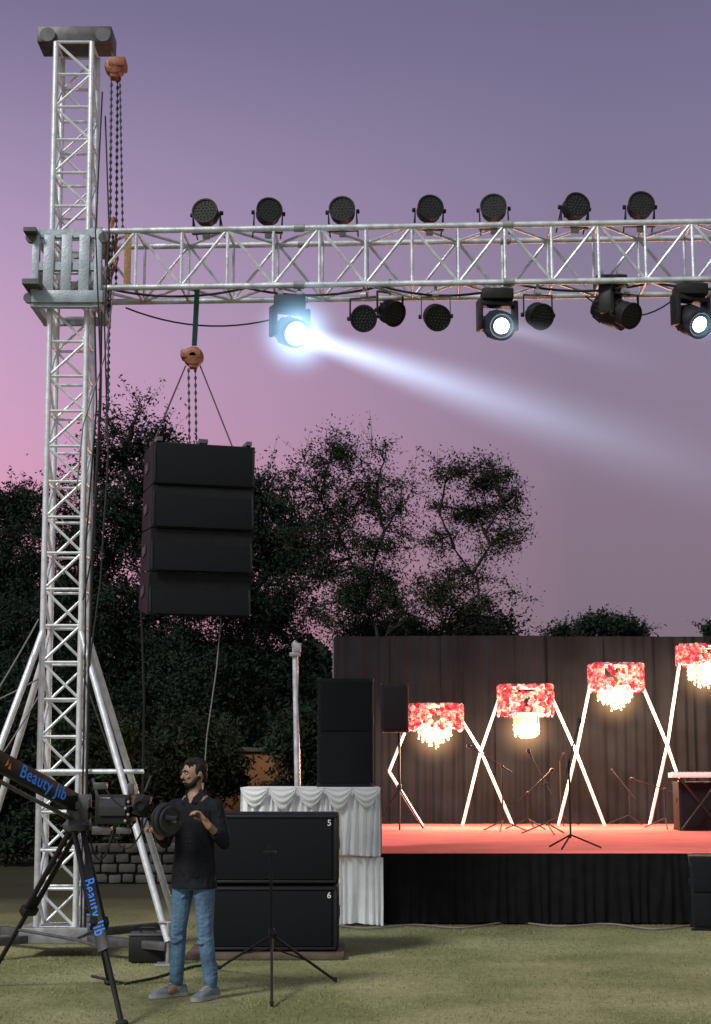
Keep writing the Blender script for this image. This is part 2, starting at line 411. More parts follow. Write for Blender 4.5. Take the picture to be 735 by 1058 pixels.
# ------------------------------------------------------------------ line array
arr=empty('line_array',V((0,0,0)),'tall hanging stack of four black line array speakers','line array speaker')
W=.97; Fp=V((0,-.30,-.04)); dep=.60; tl=[1,2,4,7,10]
def bk(Fq,t): t=math.radians(t); return Fq+V((0,math.cos(t),math.sin(t)))*dep
B=bk(Fp,tl[0]); hgt=.407
m=MB(); m.box((0,-.02,-.012),(W*.98,.06,.04)); 
for a in(-1,1): m.box((a*W*.44,0,-.012),(.05,.62,.038))
m.box((0,.1,-.002),(.08,.7,.04)); m.build('rigging_frame',M['steel'],arr)
for i in range(4):
    t=math.radians(tl[i+1]); F2=Fp+V((0,math.sin(t),-math.cos(t)))*hgt; B2=bk(F2,tl[i+1])
    g=.003; up=(Fp-F2).normalized()
    f0,f1,b0_,b1_=Fp-up*g,F2+up*g,B-up*g,B2+up*g
    fb=(b0_-f0).normalized()
    prof=[f0+fb*.006,f0-up*.006,f1+up*.006,f1+fb*.006,b1_-fb*.03,b1_+up*.02,b0_-up*.02,b0_-fb*.03]
    cen=sum(prof,V((0,0,0)))/8
    m=MB(); R=[]
    for x,s in((-W/2,.985),(-W/2+.008,1),(W/2-.008,1),(W/2,.985)): R.append([V((x,0,0))+cen+(p-cen)*s for p in prof])
    m.rings(R); cab=m.build('cabinet',M['cab'],arr,ang=25)
    fm=(f0+f1)/2; rot=Matrix.Rotation(-math.radians((tl[i]+tl[i+1])/2),3,'X')
    gh=(f0-f1).length
    MB().box(fm-fb*.006,(W*.95,.014,gh*.94),rot,bev=.004).build('grille',M['grille'],cab)
    mm=MB()
    for a in(-1,1): mm.box(V((a*(W/2-.016),0,0))+fm-fb*.008,(.018,.022,gh*.9),rot,bev=.003)
    mm.build('grille_trim',M['blackp'],cab)
    mm=MB()
    for a in(-1,1): mm.box(V((a*(W/2+.004),0,0))+cen+fb*.05,(.012,.2,.09),rot,bev=.004)
    mm.build('handle',M['blackp'],cab)
    MB().box(fm-fb*.016-up*(gh*.38),(.055,.004,.014),rot).build('badge',M['galv'],cab)
    Fp,B=F2,B2
arr.location=arr_top; arr.rotation_euler=(0,0,math.radians(16))
m=MB(); m.path([at(229,632,TY+.1),at(224,690,TY),at(214,760,TY-.05),at(209,830,TY-.1)],.006,5)
tag(m.build('tag_rope',M['rope'],loc=at(209,830,TY)),'thin pale rope hanging down from the bottom of the hanging speaker stack','rope')
m=MB(); m.path([at(150,560,TY+.35),at(146,620,TY+.35),at(149,720,TY+.3),at(147,870,TY+.3)],.012,5)
tag(m.build('speaker_cable',M['cable'],loc=at(147,870,TY)),'black speaker cable hanging down from the left side of the speaker stack','cable')
for k,(a,b,lb) in enumerate(((98,88,'dark cable running down the tower, the thinner one nearest the lattice'),(105,92,'dark cable running down the tower, the thicker one hanging furthest out'))):
    m=MB(); m.path([at(a,322,TY-.3),at(a+2-k*3,420,TY-.4),at(a-9,560,TY-.35),at(b,700,TY-.28),at(b-2,800,TY-.25),at(84+k*4,965,TY-.28)],.009+.004*k,5)
    tag(m.build('power_cable',M['cable'],loc=at(86,965,TY)),lb,'cable')
m=MB(); m.path([at(118,300,TY-.3),at(108,370,TY-.4),at(86,440,TY-.35),at(78,520,TY-.3)],.007,5)
tag(m.build('slack_rope',M['rope'],loc=at(86,440,TY)),'slack rope slanting from the sleeve block back to the tower lattice','rope')
for k,(x0,y0,x1,y1,Yb,lb) in enumerate(((40,640,-60,800,TY-1.6,'upper guy rope stretching from the tower out past the left edge'),(42,700,-70,745,TY+.8,'lower guy rope reaching left from the tower, nearly level'),(84,690,138,835,TY+1.0,'thin stay rope slanting right from the tower behind the brace'),(40,720,-50,850,TY-.8,'steep lowest guy rope left of the tower above the crane arm'))):
    m=MB(); m.path(sag(at(x0,y0,TY-.1),at(x1,y1,Yb),.05),.008,5); tag(m.build('guy_rope',M['rope'],loc=at(x0,y0,TY-.1)),lb,'rope')
# ------------------------------------------------------------------ lights
def par_proto(down,d):
    r=bpy.data.objects.new('par_light',None); C.objects.link(r)
    s=-1 if down else 1; c=V((0,0,.20*s)); d=d.normalized()
    hx=V((1,0,0))
    m=MB(); m.lathe(c-d*.09,d,[(.03,-.02),(.07,-.015),(.085,.0),(.10,.03),(.118,.05),(.118,.15),(.128,.155),(.128,.178),(.112,.178),(.108,.166)],26)
    u,w,_=basis(d)
    for k in range(10):
        a=2*math.pi*k/10; q=u*math.cos(a)+w*math.sin(a)
        m.tube(c-d*.1+q*.085,c-d*.01+q*.115,.008,n=5)
    m.build('can',M['black'],r)
    m=MB(); m.lathe(c+d*.07,d,[(.001,0),(.108,0),(.108,.008),(.001,.008)],24,mi=0)
    for rr,n in((0,1),(.034,6),(.065,12),(.092,16)):
        for k in range(n):
            a=2*math.pi*k/n; m.ell(c+d*.076+(u*math.cos(a)+w*math.sin(a))*rr,(.010,.010,.010),None,7,5,1)
    m.build('led_face',[M['black'],M['led']],r)
    m=MB()
    for k in(-1,1):
        m.box(hx*(k*.137)+V((0,0,.11*s)),(.008,.035,.21),bev=.002); m.lathe(hx*(k*.135)+c,hx*k,[(.022,0),(.022,.025),(.016,.03)],12)
    m.box(V((0,0,.008*s)),(.282,.035,.012)); m.build('yoke',M['black'],r)
    if not down:
        m=MB()
        for k in(-1,1): m.tube(hx*(k*.137)+V((0,0,.17)),hx*(k*.137)+V((0,.15,.0)),.007); 
        m.build('floor_leg',M['black'],r)
    m=MB(); m.lathe(V((-.03,0,-.02*s)),V((1,0,0)),[(.02,0),(.036,0),(.036,.06),(.02,.06)],14); m.tube(V((0,0,-.03*s)),V((0,0,.03*s)),.012)
    if down: m.tube(V((0,0,-.01)),V((0,0,.13)),.014)
    m.build('clamp',M['galv'],r)
    return r
def xfront(px,z,off=.23):
    d=ray(px,270); n=side; p0=pL+side*off
    k=n.dot(V((p0.x,p0.y,0)))/n.dot(V((d.x,d.y,0))); return V((d.x*k,d.y*k,z))
tops=[(213,-4,'leftmost'),(277,3,'second from the left'),(354,-2,'third from the left'),(444,2,'the middle one'),(511,-3,'fifth from the left'),(595,4,'sixth from the left'),(663,0,'rightmost')]
pr=par_proto(False,V((.04,-1,.10)))
for i,(px,rz,w) in enumerate(tops):
    o=pr if i==0 else copy_tree(pr)
    p=xfront(px,zt-.02,.16); o.location=p; o.rotation_euler=(0,0,math.radians(rz*3))
    tag(o,'black par light on top of the truss, %s of seven'%w,'stage light','par lights on top of the truss')
downs=[(376,-18,0,'black par light under the truss just right of the bright beam lamp'),(403,25,.14,'small black par light tucked highest against the underside of the truss'),(450,-5,0,'black par light hanging left of the central lit moving head'),(555,6,0,'black par light hanging right of the central lit moving head'),(645,20,0,'black par light hanging beside the unlit moving head')]
pd=par_proto(True,V((.25,-.85,-.45)))
for i,(px,rz,dz,w) in enumerate(downs):
    o=pd if i==0 else copy_tree(pd)
    p=xfront(px,zt-HT-.12+dz,.20 if i!=1 else -.1); o.location=p; o.rotation_euler=(0,0,math.radians(rz))
    tag(o,w,'stage light','par lights hung under the truss')
def beam_mat(A,r0,k,L,pw,col,halo=False,hp_=3.0):
    m=bpy.data.materials.new('beam and halo glow'); m.use_nodes=True; nt=m.node_tree; nt.nodes.clear()
    out=nt.nodes.new('ShaderNodeOutputMaterial'); em=nt.nodes.new('ShaderNodeEmission'); em.inputs['Color'].default_value=list(col)+[1]
    tcn=nt.nodes.new('ShaderNodeTexCoord'); s=nt.nodes.new('ShaderNodeSeparateXYZ'); nt.links.new(tcn.outputs['Object'],s.inputs[0])
    def mt(op,a,b=None,clamp=False):
        n=nt.nodes.new('ShaderNodeMath'); n.operation=op; n.use_clamp=clamp
        for i,x in enumerate((a,b)):
            if x is None: continue
            if isinstance(x,(int,float)): n.inputs[i].default_value=x
            else: nt.links.new(x,n.inputs[i])
        return n.outputs[0]
    x,y,z=s.outputs[0],s.outputs[1],s.outputs[2]
    rr_=mt('ADD',mt('MULTIPLY',x,x),mt('MULTIPLY',y,y))
    if halo:
        r=mt('SQRT',mt('ADD',rr_,mt('MULTIPLY',z,z)))
        q=mt('SUBTRACT',1.0,mt('DIVIDE',r,r0),True); st=mt('MULTIPLY',mt('POWER',q,hp_),A)
    else:
        r=mt('SQRT',rr_)
        R=mt('ADD',mt('MULTIPLY',z,k),r0)
        q=mt('SUBTRACT',1.0,mt('DIVIDE',r,R),True); q=mt('POWER',q,2.0)
        zz=mt('POWER',mt('DIVIDE',r0,R),pw)
        fd=mt('SUBTRACT',1.0,mt('DIVIDE',z,L),True); fd=mt('POWER',fd,1.9)
        st=mt('MULTIPLY',mt('MULTIPLY',q,zz),mt('MULTIPLY',fd,A))
    nt.links.new(st,em.inputs['Strength']); nt.links.new(em.outputs[0],out.inputs['Volume'])
    return m
def moving_head(px,d,label,lit=None,beam=None,off=.2,drop=0,energy=0,group='moving head lights under the truss',halo=0):
    loc=xfront(px,zt-HT-.05-drop,off); d=d.normalized()
    r=empty('moving_head_light',loc,label,'stage light',group)
    m=MB(); m.box(loc+V((0,0,-.06)),(.30,.24,.11),bev=.018); m.build('base',M['black'],r)
    m=MB()
    for a in(-.09,.09): m.lathe(loc+V((a-.025,0,.03)),V((1,0,0)),[(.02,0),(.04,0),(.04,.05),(.02,.05)],14); m.tube(loc+V((a,0,-.01)),loc+V((a,0,.03+max(0,drop))),.014)
    m.build('clamp',M['galv'],r)
    a=V((-d.y,d.x,0)); a=a.normalized() if a.length>.05 else V((1,0,0))
    hc_=loc+V((0,0,-.34)); ra=Matrix.Rotation(math.atan2(a.y,a.x),3,'Z')
    m=MB(); m.box(loc+V((0,0,-.14)),(.36,.13,.05),ra,bev=.012)
    for k in(-1,1): m.box(hc_+a*(k*.172)+V((0,0,.085)),(.045,.13,.30),ra,bev=.015)
    m.build('yoke',M['blackp'],r)
    m=MB(); m.lathe(hc_,d,[(.05,-.19),(.10,-.17),(.125,-.10),(.142,-.03),(.142,.06),(.13,.12),(.138,.125),(.138,.165),(.115,.165),(.10,.15)],28); m.tube(hc_-a*.16,hc_+a*.16,.04,n=14)
    u,w,_=basis(d)
    for k in range(12):
        an=2*math.pi*k/12; m.tube(hc_-d*.15+(u*math.cos(an)+w*math.sin(an))*.112,hc_-d*.05+(u*math.cos(an)+w*math.sin(an))*.142,.006,n=5)
    hd=m.build('head',M['blackp'],r)
    lr=1.0 if halo>5 else .72
    m=MB(); m.lathe(hc_+d*.135,d,[(.105*lr,0),(.105*lr,.012),(.09*lr,.026),(.055*lr,.037),(.001,.041)],24); m.build('lens',M[lit or 'lens_off'],hd)
    if lr<1:
        m=MB(); m.lathe(hc_+d*.14,d,[(.077,0),(.108,0),(.108,.012),(.077,.012),(.077,0)],24,cap=False); m.build('lens_ring',M['black'],hd)
    if beam:
        A,r0,k,L,pw,col=beam
        bmv=MB(); n=20
        bmv.rings([[V((math.cos(6.28318*j/n)*rr,math.sin(6.28318*j/n)*rr,z)) for j in range(n)] for rr,z in((r0,0),(r0+k*L,L))])
        bo=bmv.build('light_beam',beam_mat(A,r0,k,L,pw,col),None,smooth=False); bo.parent=r
        bo.location=hc_+d*.18-loc; bo.rotation_mode='QUATERNION'; bo.rotation_quaternion=d.to_track_quat('Z','Y')
    if halo:
        R_=.54 if halo>5 else .24
        hm=MB(); hm.ell((0,0,0),(R_,R_,R_),None,24,14); ho=hm.build('lens_glow',beam_mat(halo,R_,0,1,1,(.38,.68,1.0),True,3.4),None); ho.parent=r; ho.location=hc_+d*.2-loc  # self-glowing sphere added to imitate the lamp's bloom around its lens
    if energy:
        l=bpy.data.lights.new('spot','SPOT'); l.energy=energy; l.spot_size=math.radians(34); l.spot_blend=.6; l.color=(.85,.92,1); l.shadow_soft_size=.08
        lo=bpy.data.objects.new('lamp',l); C.objects.link(lo); lo.parent=r; lo.location=hc_+d*.2-loc
        lo.rotation_mode='QUATERNION'; lo.rotation_quaternion=d.to_track_quat('-Z','Y')
    return r
h0=xfront(300,zt-HT-.45,.2)
dm=at(760,497,8.7)-h0
moving_head(300,dm,'moving head light glowing blue white and throwing the bright beam across the sky','lens_hot',(8.0,.13,.040,8.2,1.15,(.55,.74,1.0)),energy=150,drop=.06,halo=13)
moving_head(513,V((.9,-4.9,-1.8)),'lit black moving head light hanging at the middle of the crossbar','lens_on',(.9,.11,.030,5.2,.8,(.72,.82,1.0)),energy=320,drop=.02,halo=4)
moving_head(712,V((.35,-.8,-.5)),'lit black moving head light at the right end of the crossbar','lens_on',None,energy=320,halo=4)
moving_head(630,V((.75,-.35,-.45)),'unlit black moving head light tilted to the right between two lit ones',None,None,off=.0,drop=-.16)
# ------------------------------------------------------------------ stage
SY=gnd(393,955).y; SZ=at(393,882,SY).z; BY=26.4; SX0=at(394,900,SY).x; SX1=8.4
stage=empty('stage',V((SX0,SY,0)),'low stage with coral red carpet and black pleated front skirt','stage')
MB().box(V(((SX0+SX1)/2,(SY+BY)/2+.03,SZ/2)),(SX1-SX0-.1,BY-SY-.1,SZ-.02)).build('deck',M['wood'],stage)
nx,ny=60,60; m=MB(); vs=[];fs=[]
for j in range(ny+1):
    for i in range(nx+1):
        x=SX0+(SX1-SX0)*i/nx; y=SY+(BY+.4-SY)*j/ny
        vs.append((x,y,SZ+.005*noise.noise(V((x*1.7,y*1.7,0)))))
for j in range(ny):
    for i in range(nx): a=j*(nx+1)+i; fs.append((a,a+1,a+nx+2,a+nx+1))
m.add(vs,fs); m.build('carpet',M['carpet'],stage)
def pleat(mb,p0,p1,z0,z1,lam,amp,rows=7,topa=.5,seed=0,flare=0.0,mi=0,hem=.0,reg=.6):
    """hanging gathered cloth: irregular folds that wander and open towards the hem"""
    p0=V(p0);p1=V(p1); d=(p1-p0); L=d.length; d=d/L; nn=V((d.y,-d.x,0)); n=max(8,int(L/lam*11)); vs=[];fs=[]
    for i in range(n+1):
        s=L*i/n
        for j in range(rows):
            t=j/(rows-1); a=amp*(topa+(1-topa)*t)
            q1=s/lam+.55*noise.noise(V((s/lam*.45,t*.5,seed*3.1)))*1.6
            o=reg*math.sin(2*math.pi*q1)*(.55+.9*abs(noise.noise(V((s/lam*.23,t*.4,seed+9)))))
            o+=.9*noise.noise(V((s/lam*.8,t*.7,seed*1.7+4)))+.35*noise.noise(V((s/lam*2.3,t*1.2,seed+2)))
            q=p0+d*s+nn*(o*a*1.5+flare*t); zz=z1+(z0-z1)*t+(hem*noise.noise(V((s*3,seed,1))) if j==rows-1 else 0)
            vs.append((q.x,q.y,zz))
    for i in range(n):
        for j in range(rows-1): a=i*rows+j; fs.append((a,a+1,a+rows+1,a+rows))
    mb.add(vs,fs,mi); return mb
m=MB(); pleat(m,(SX0,SY-.02,0),(SX1,SY-.02,0),.02,SZ+.004,.12,.020,8,.5,1,.03,hem=.02); m.build('front_skirt',M['skirt'],stage,ang=80,recalc=False)
m=MB(); pleat(m,(SX0,BY,0),(SX0,SY-.02,0),.02,SZ,.12,.014,5,.45,2); m.build('side_skirt',M['skirt'],stage,ang=80,recalc=False)
# backdrop
BDY=26.7; bx0=at(345,800,BDY).x; bz=at(345,657,BDY).z
bd=empty('stage_backdrop',V((bx0,BDY,0)),'dark charcoal hanging curtain backdrop behind the stage','curtain')
wid=.92; k=0; x=bx0
while x<8.4:
    m=MB(); pleat(m,(x,BDY+.03*(k%2),0),(x+wid+.03,BDY+.03*(k%2),0),.05,bz+.015*rnd.uniform(-1,1),.20,.030,12,.6,k*1.7); m.build('curtain_panel',M['curtain'],bd,ang=80,recalc=False)
    x+=wid; k+=1
m=MB(); m.tube((bx0-.02,BDY+.09,bz-.05),(8.45,BDY+.09,bz-.05),.03); m.build('top_rail',M['steel'],bd)
for q in(bx0,bx0+3,bx0+6,8.4): MB().tube((q,BDY+.16,0),(q,BDY+.16,bz-.03),.03).build('upright',M['steel'],bd)
# ------------------------------------------------------------------ flower lamps
LY=25.5; LS=mpp(LY,740)
def se(a,p=.55):
    c,s=math.cos(a),math.sin(a); return math.copysign(abs(c)**p,c),math.copysign(abs(s)**p,s)
glowM=beam_mat(2.4,.60,0,1,1,(1.0,.54,.24),True,2.4)
def flower_lamp(fx0,fx1,fy0,fy1,bulbs,legs,label,seed,energy):
    rr=random.Random(seed); fy1=fy1-3; c=at((fx0+fx1)/2,(fy0+fy1)/2,LY); w=(fx1-fx0)/2*LS; h=(fy1-fy0)*LS
    base=V((c.x,LY,SZ)); r=empty('flower_lamp',base,label,'flower lamp','flower lamps along the back of the stage')
    for lg in legs:
        for (a,b) in zip(lg[:-1],lg[1:]):
            pa=at(a[0],a[1],LY+a[2]); pb=at(b[0],b[1],LY+b[2])
            if b[1]>840: pb.z=SZ+.012
            MB().tube(pa,pb,.025,n=10).build('pole',M['white'],r)
    m=MB(); ry=w*.6
    for z in(-h*.42,h*.42):
        m.path([c+V((se(a*math.pi/16)[0]*w*.88,se(a*math.pi/16)[1]*ry*.88,z)) for a in range(33)],.015,6)
    for a in range(8): e=se(a*math.pi/4+.4); m.tube(c+V((e[0]*w*.88,e[1]*ry*.88,-h*.42)),c+V((e[0]*w*.88,e[1]*ry*.88,h*.42)),.01,n=5)
    m.build('ring_frame',M['white'],r)
    n=520; fl=[]
    for k in range(n):
        a=2*math.pi*rr.random(); e=se(a); q=c+V((e[0]*w*.94,e[1]*ry*.94,(rr.random()-.5)*h*.92)); nrm=V((math.cos(a),math.sin(a)*1.6,rr.uniform(-.25,.4))).normalized()
        if rr.random()<.2: q=c+V((e[0]*w*rr.uniform(.3,.9),e[1]*ry*rr.uniform(.3,.9),h*.43)); nrm=V((rr.uniform(-.4,.4),-.6,1)).normalized()
        fl.append((q,nrm))
    fl.sort(key=lambda t:t[0].y)
    rest=MB()
    for k,(q,nrm) in enumerate(fl):
        m=MB() if k<98 else rest
        mi=rr.choices((0,1,2),(4.0,3.6,2.6))[0]; rad=rr.uniform(.032,.058)
        u,wv,d=basis(nrm); vs=[];fs=[]
        for ring,(np_,ra,lift) in enumerate(((6,1.0,.015),(5,.6,.03))):
            for j in range(np_):
                an=2*math.pi*(j+.5*ring)/np_; e=u*math.cos(an)+wv*math.sin(an); f=u*math.cos(an+1.57)+wv*math.sin(an+1.57)
                t=q+e*rad*ra*.5+d*(lift+.01); k0=len(vs)
                vs+=[q+d*lift*.4,t+f*rad*.42*ra+d*.01,q+e*rad*ra+d*(lift+.006),t-f*rad*.42*ra+d*.01]; fs+=[(k0,k0+1,k0+2),(k0,k0+2,k0+3)]
        if k<98: m.add(vs,fs,0); m.build('flower',[M[('fred','fpink','fwhite')[mi]]],r,smooth=False,recalc=False)
        else: m.add(vs,fs,mi)
    tag(rest.build('flowers',[M['fred'],M['fpink'],M['fwhite']],r,smooth=False,recalc=False),kind='stuff')
    x0,x1,y0,y1=bulbs; bc=at((x0+x1)/2,y0-1,LY); bw=(x1-x0)/2*LS*.80; bh=(y1-y0)*LS*.72
    for k in range(72):
        m=MB()
        a=2*math.pi*rr.random(); q=math.sqrt(rr.random()); p=bc+V((math.cos(a)*q*bw,math.sin(a)*q*bw*.6,0)); ln=bh*(1.1-.5*q*q)*rr.uniform(.72,1.05)
        m.tube(p+V((0,0,max(.02,c.z-h*.4-bc.z))),p-V((0,0,ln)),.003,n=4,mi=1)
        nb=max(2,int(ln/.06))
        for j in range(nb):
            z=ln*(j+rr.uniform(.6,1.1))/nb; m.ell(p-V((0,0,z)),(.013,.013,.018),None,6,5)
        m._build('bulb_string',[M['bulb'],M['wire']],r,True,None,40,True)
    hm=MB(); hm.ell((0,0,0),(.60,.60,.60),None,20,12); ho=hm.build('bulb_glow',glowM,None); ho.parent=r; ho.location=bc-V((0,0,bh*.5))-base  # self-glowing sphere added as the warm glow around the bulbs
    l=bpy.data.lights.new('warm','POINT'); l.energy=energy; l.color=(1,.60,.36); l.shadow_soft_size=.3
    lo=bpy.data.objects.new('lamp',l); C.objects.link(lo); lo.parent=r; lo.location=bc-V((0,.6,bh*1.6))-base
flower_lamp(422,478,728,757,(427,471,749,779),[[(421,750,0),(402,797,0),(437,858,-.1)],[(476,742,0),(497,776,.0),(530,850,.1)]],'shortest and leftmost lamp of red and pink flowers with warm bulbs on white poles',1,240)
flower_lamp(515,571,708,743,(525,562,747,770),[[(517,718,.06),(497,776,.08),(478,852,.1)],[(571,722,0),(596,778,0),(625,849,0)]],'flower ring lamp with a small bulb cluster on white poles, second from left',2,260)
flower_lamp(609,664,686,717,(612,660,710,741),[[(611,702,.06),(596,776,.08),(577,850,.1)],[(662,704,0),(689,768,0),(718,849,0)]],'flower ring lamp with a wide bulb cluster on white poles, third from left',3,300)
flower_lamp(700,757,667,690,(704,754,687,719),[[(702,686,.06),(690,768,.08),(671,849,.1)],[(756,686,0),(778,766,0),(800,849,0)]],'tallest flower ring lamp on white poles, cut off by the right edge',4,320)
# ------------------------------------------------------------------ microphone stands on stage
def mic_stand(p,h,boom,rz,label,group='microphone stands on the stage',cat='microphone stand',legs=.30):
    r=empty('microphone_stand',p,label,cat,group)
    for k in range(3):
        a=rz+2*math.pi*k/3; MB().tube(p+V((0,0,.16)),p+V((math.cos(a)*legs,math.sin(a)*legs,.012)),.011,n=6).build('leg',M['black'],r)
    MB().tube(p+V((0,0,.12)),p+V((0,0,h)),.012,n=8).build('pole',M['black'],r)
    e=p+V((0,0,h)); t=e
    if boom:
        d=V((math.cos(boom[0])*math.cos(boom[1]),math.sin(boom[0])*.6*math.cos(boom[1]),math.sin(boom[1])))
        t=e+d*boom[2]; MB().tube(e-d*.18,t,.010,n=6).build('boom_arm',M['black'],r)
        m=MB(); m.ell(e,(.024,.024,.024)); m.build('clutch',M['blackp'],r)
    else: d=V((.2,-.6,.5)).normalized()
    m=MB(); m.lathe(t,d,[(.010,0),(.014,.10),(.016,.14),(.027,.15),(.03,.18),(.022,.205),(.003,.215)],12); m.build('microphone',M['blackp'],r)
    return r
ms=[(520,859,.95,(2.6,.5,.45),.3,'boom microphone stand furthest left in the centre stage cluster, arm up to the left'),
 (546,857,.55,(.3,.7,.35),1.2,'low boom microphone stand, second from the left in the centre stage cluster'),
 (565,862,.7,(2.2,.9,.4),.7,'short boom microphone stand in the middle of the centre stage cluster'),
 (590,877,1.0,(.9,1.1,.35),.1,'tall microphone stand nearest the front edge of the stage'),
 (580,853,1.05,None,.5,'straight microphone stand behind the tall front one'),
 (651,852,.55,(2.4,.8,.3),.9,'lone small microphone stand under the third flower lamp'),
 (688,856,.6,(2.9,.3,.35),.4,'microphone stand beside the keyboard at the right')]
for px,py,h,b,rz,lb in ms: mic_stand(gnd(px,py,SZ+.004),h,b,rz,lb,legs=.36)
# keyboard and cabinet on the right of the stage
kp=at(722,801,23.6); 
kr=empty('keyboard',kp,'pale keyboard instrument on a stand at the right of the stage','keyboard')
MB().box(kp,(.86,.3,.07),bev=.012).build('body',M['satin'],kr)
m=MB()
for i in range(36): m.box(kp+V((-.41+.82*(i+.5)/36,-.07,.04)),(.016,.14,.014))
m.build('white_key',M['key'],kr)
m=MB()
for i in range(35):
    if i%7 not in(2,6): m.box(kp+V((-.41+.82*(i+1)/36,-.035,.052)),(.010,.08,.012))
m.build('black_key',M['blackp'],kr)
ks=empty('keyboard_stand',V((kp.x,kp.y,SZ)),'black folding X stand under the keyboard','keyboard stand')
for s in(-1,1):
    for y in(-.1,.1): MB().tube(V((kp.x-s*.3,kp.y+y,SZ+.02)),V((kp.x+s*.3,kp.y+y,kp.z-.04)),.016).build('leg',M['black'],ks)
def speaker_cab(name,base,w,d,h,label,cat,rz=0,grids=1,group=None):
    r=bpy.data.objects.new(name,None); C.objects.link(r); tag(r,label,cat,group)
    MB().box((0,0,h/2),(w,d,h),bev=.018).build('cabinet',M['cab'],r)
    for k in range(grids):
        gh=(h-.06)/grids; z=.03+gh*(k+.5)
        MB().box((0,-d/2-.006,z),(w-.07,.02,gh-.03),bev=.008).build('grille',M['grille'],r)
    m=MB()
    for s in(-1,1): m.box((s*(w/2+.003),0,h*.62),(.012,.18,.09),bev=.004)
    m.build('handle',M['blackp'],r)
    m=MB()
    for a in(-1,1):
        for b in(-1,1):
            for c in(0,1): m.box((a*(w/2-.017),b*(d/2-.017),.017 if c==0 else h-.017),(.044,.044,.044),bev=.006)
    m.build('corner',M['blackp'],r)
    r.location=base; r.rotation_euler=(0,0,rz); return r
sp=at(716,858,23.3); speaker_cab('stage_monitor',V((sp.x+.16,23.9,SZ+.006)),.55,.45,.72,'black loudspeaker standing on the stage below the keyboard','speaker',0,1)
gp=gnd(724,962); speaker_cab('floor_speaker',V((gp.x+.18,gp.y+.2,0)),.46,.42,.76,'dark loudspeaker on the grass at the right end of the stage front','speaker',math.radians(-10),2)
# ------------------------------------------------------------------ white skirted platform
PX0=at(249,850,SY-.1).x; PX1=at(393,850,SY-.1).x; PY0=SY-.15; PY1=SY+1.0
zt1=at(320,813,PY0).z; zm=at(320,883,PY0).z
pf=empty('skirted_platform',V(((PX0+PX1)/2,PY0,0)),'two tier platform with white pleated satin skirts left of the stage','platform')
m=MB(); m.box(((PX0+PX1)/2,(PY0+PY1)/2,zt1-.03),(PX1-PX0,PY1-PY0,.05),bev=.008); m.box(((PX0+PX1)/2+.06,(PY0+PY1)/2,zm-.06),(PX1-PX0-.08,PY1-PY0,.05)); m.build('table_top',M['satin'],pf)
m=MB(); pleat(m,(PX0,PY0-.02,0),(PX1,PY0-.02,0),zm-.01,zt1-.008,.075,.026,9,.45,4,.05,hem=.04,reg=1.1); m.build('upper_skirt',M['satin'],pf,ang=80,recalc=False)
m=MB(); pleat(m,(PX0,PY1,0),(PX0,PY0-.02,0),zm,zt1-.01,.105,.02,6,.25,5); pleat(m,(PX1,PY0-.02,0),(PX1,PY1,0),zm,zt1-.01,.105,.02,6,.25,5); m.build('side_skirt',M['satin'],pf,ang=80,recalc=False)
m=MB(); pleat(m,(PX0+.1,PY0-.0,0),(PX1+.03,PY0-.0,0),.015,zm-.03,.075,.026,8,.45,7,.05,hem=.03,reg=1.1); m.build('lower_skirt',M['satin'],pf,ang=80,recalc=False)
# scalloped swags hung along the front edge
def swag(x0,x1,y,zt_,depth,seed):
    m=MB(); nu,nv=16,12; vs=[];fs=[]
    for i in range(nu+1):
        u=i/nu; sg=4*u*(1-u)
        for j in range(nv+1):
            v=j/nv; z=zt_-.02*v-depth*v*sg-.012*v*noise.noise(V((u*4,v*3,seed)))
            yy=y-.022-.030*math.sin(v*math.pi)*sg-.010*math.sin(v*math.pi*7)*(.3+.7*sg)-.01*(1-sg)
            vs.append((x0+(x1-x0)*u,yy,z))
    for i in range(nu):
        for j in range(nv): a=i*(nv+1)+j; fs.append((a,a+1,a+nv+2,a+nv+1))
    m.add(vs,fs); m.build('swag',M['satin'],pf,ang=80,recalc=False)
ns=5
for i in range(ns): swag(PX0+(PX1-PX0)*i/ns,PX0+(PX1-PX0)*(i+1)/ns,PY0-.055,zt1-.004,.20+.02*(i%2),i)
for a in(PX0+.1,PX1-.1):
    for b in(PY0+.1,PY1-.1): MB().box((a,b,zt1/2-.03),(.05,.05,zt1-.06)).build('leg',M['galv'],pf)
sx=at(357,810,PY0+.35); sw=58*mpp(PY0+.3,755); sh=at(357,700,PY0+.3).z-zt1
speaker_cab('loudspeaker',V((sx.x,PY0+.62,zt1-.003)),sw,.55,sh,'tall black loudspeaker standing on the white skirted platform','speaker',0,2)
# speaker on tripod at stage left
b=at(413,852,24.0); b.z=SZ+.006
st=empty('speaker_stand',b,'black tripod stand holding a small speaker at the left of the stage','speaker stand')
zsp=at(405,757,24.0).z
MB().tube(b+V((0,0,.15)),V((b.x,b.y,zsp)),.02).build('pole',M['black'],st)
for k in range(3):
    a=.5+2.094*k; MB().tube(b+V((0,0,.62)),b+V((math.cos(a)*.42,math.sin(a)*.42,.015)),.014).build('leg',M['black'],st)
m=MB(); m.lathe(b+V((0,0,.58)),V((0,0,1)),[(.03,0),(.035,.02),(.035,.09),(.03,.1)],12); m.build('collar',M['blackp'],st)
speaker_cab('small_speaker',V((b.x-.07,b.y,zsp)),.42,.36,.74,'small black speaker on a tripod stand in front of the curtain','speaker',0,1)
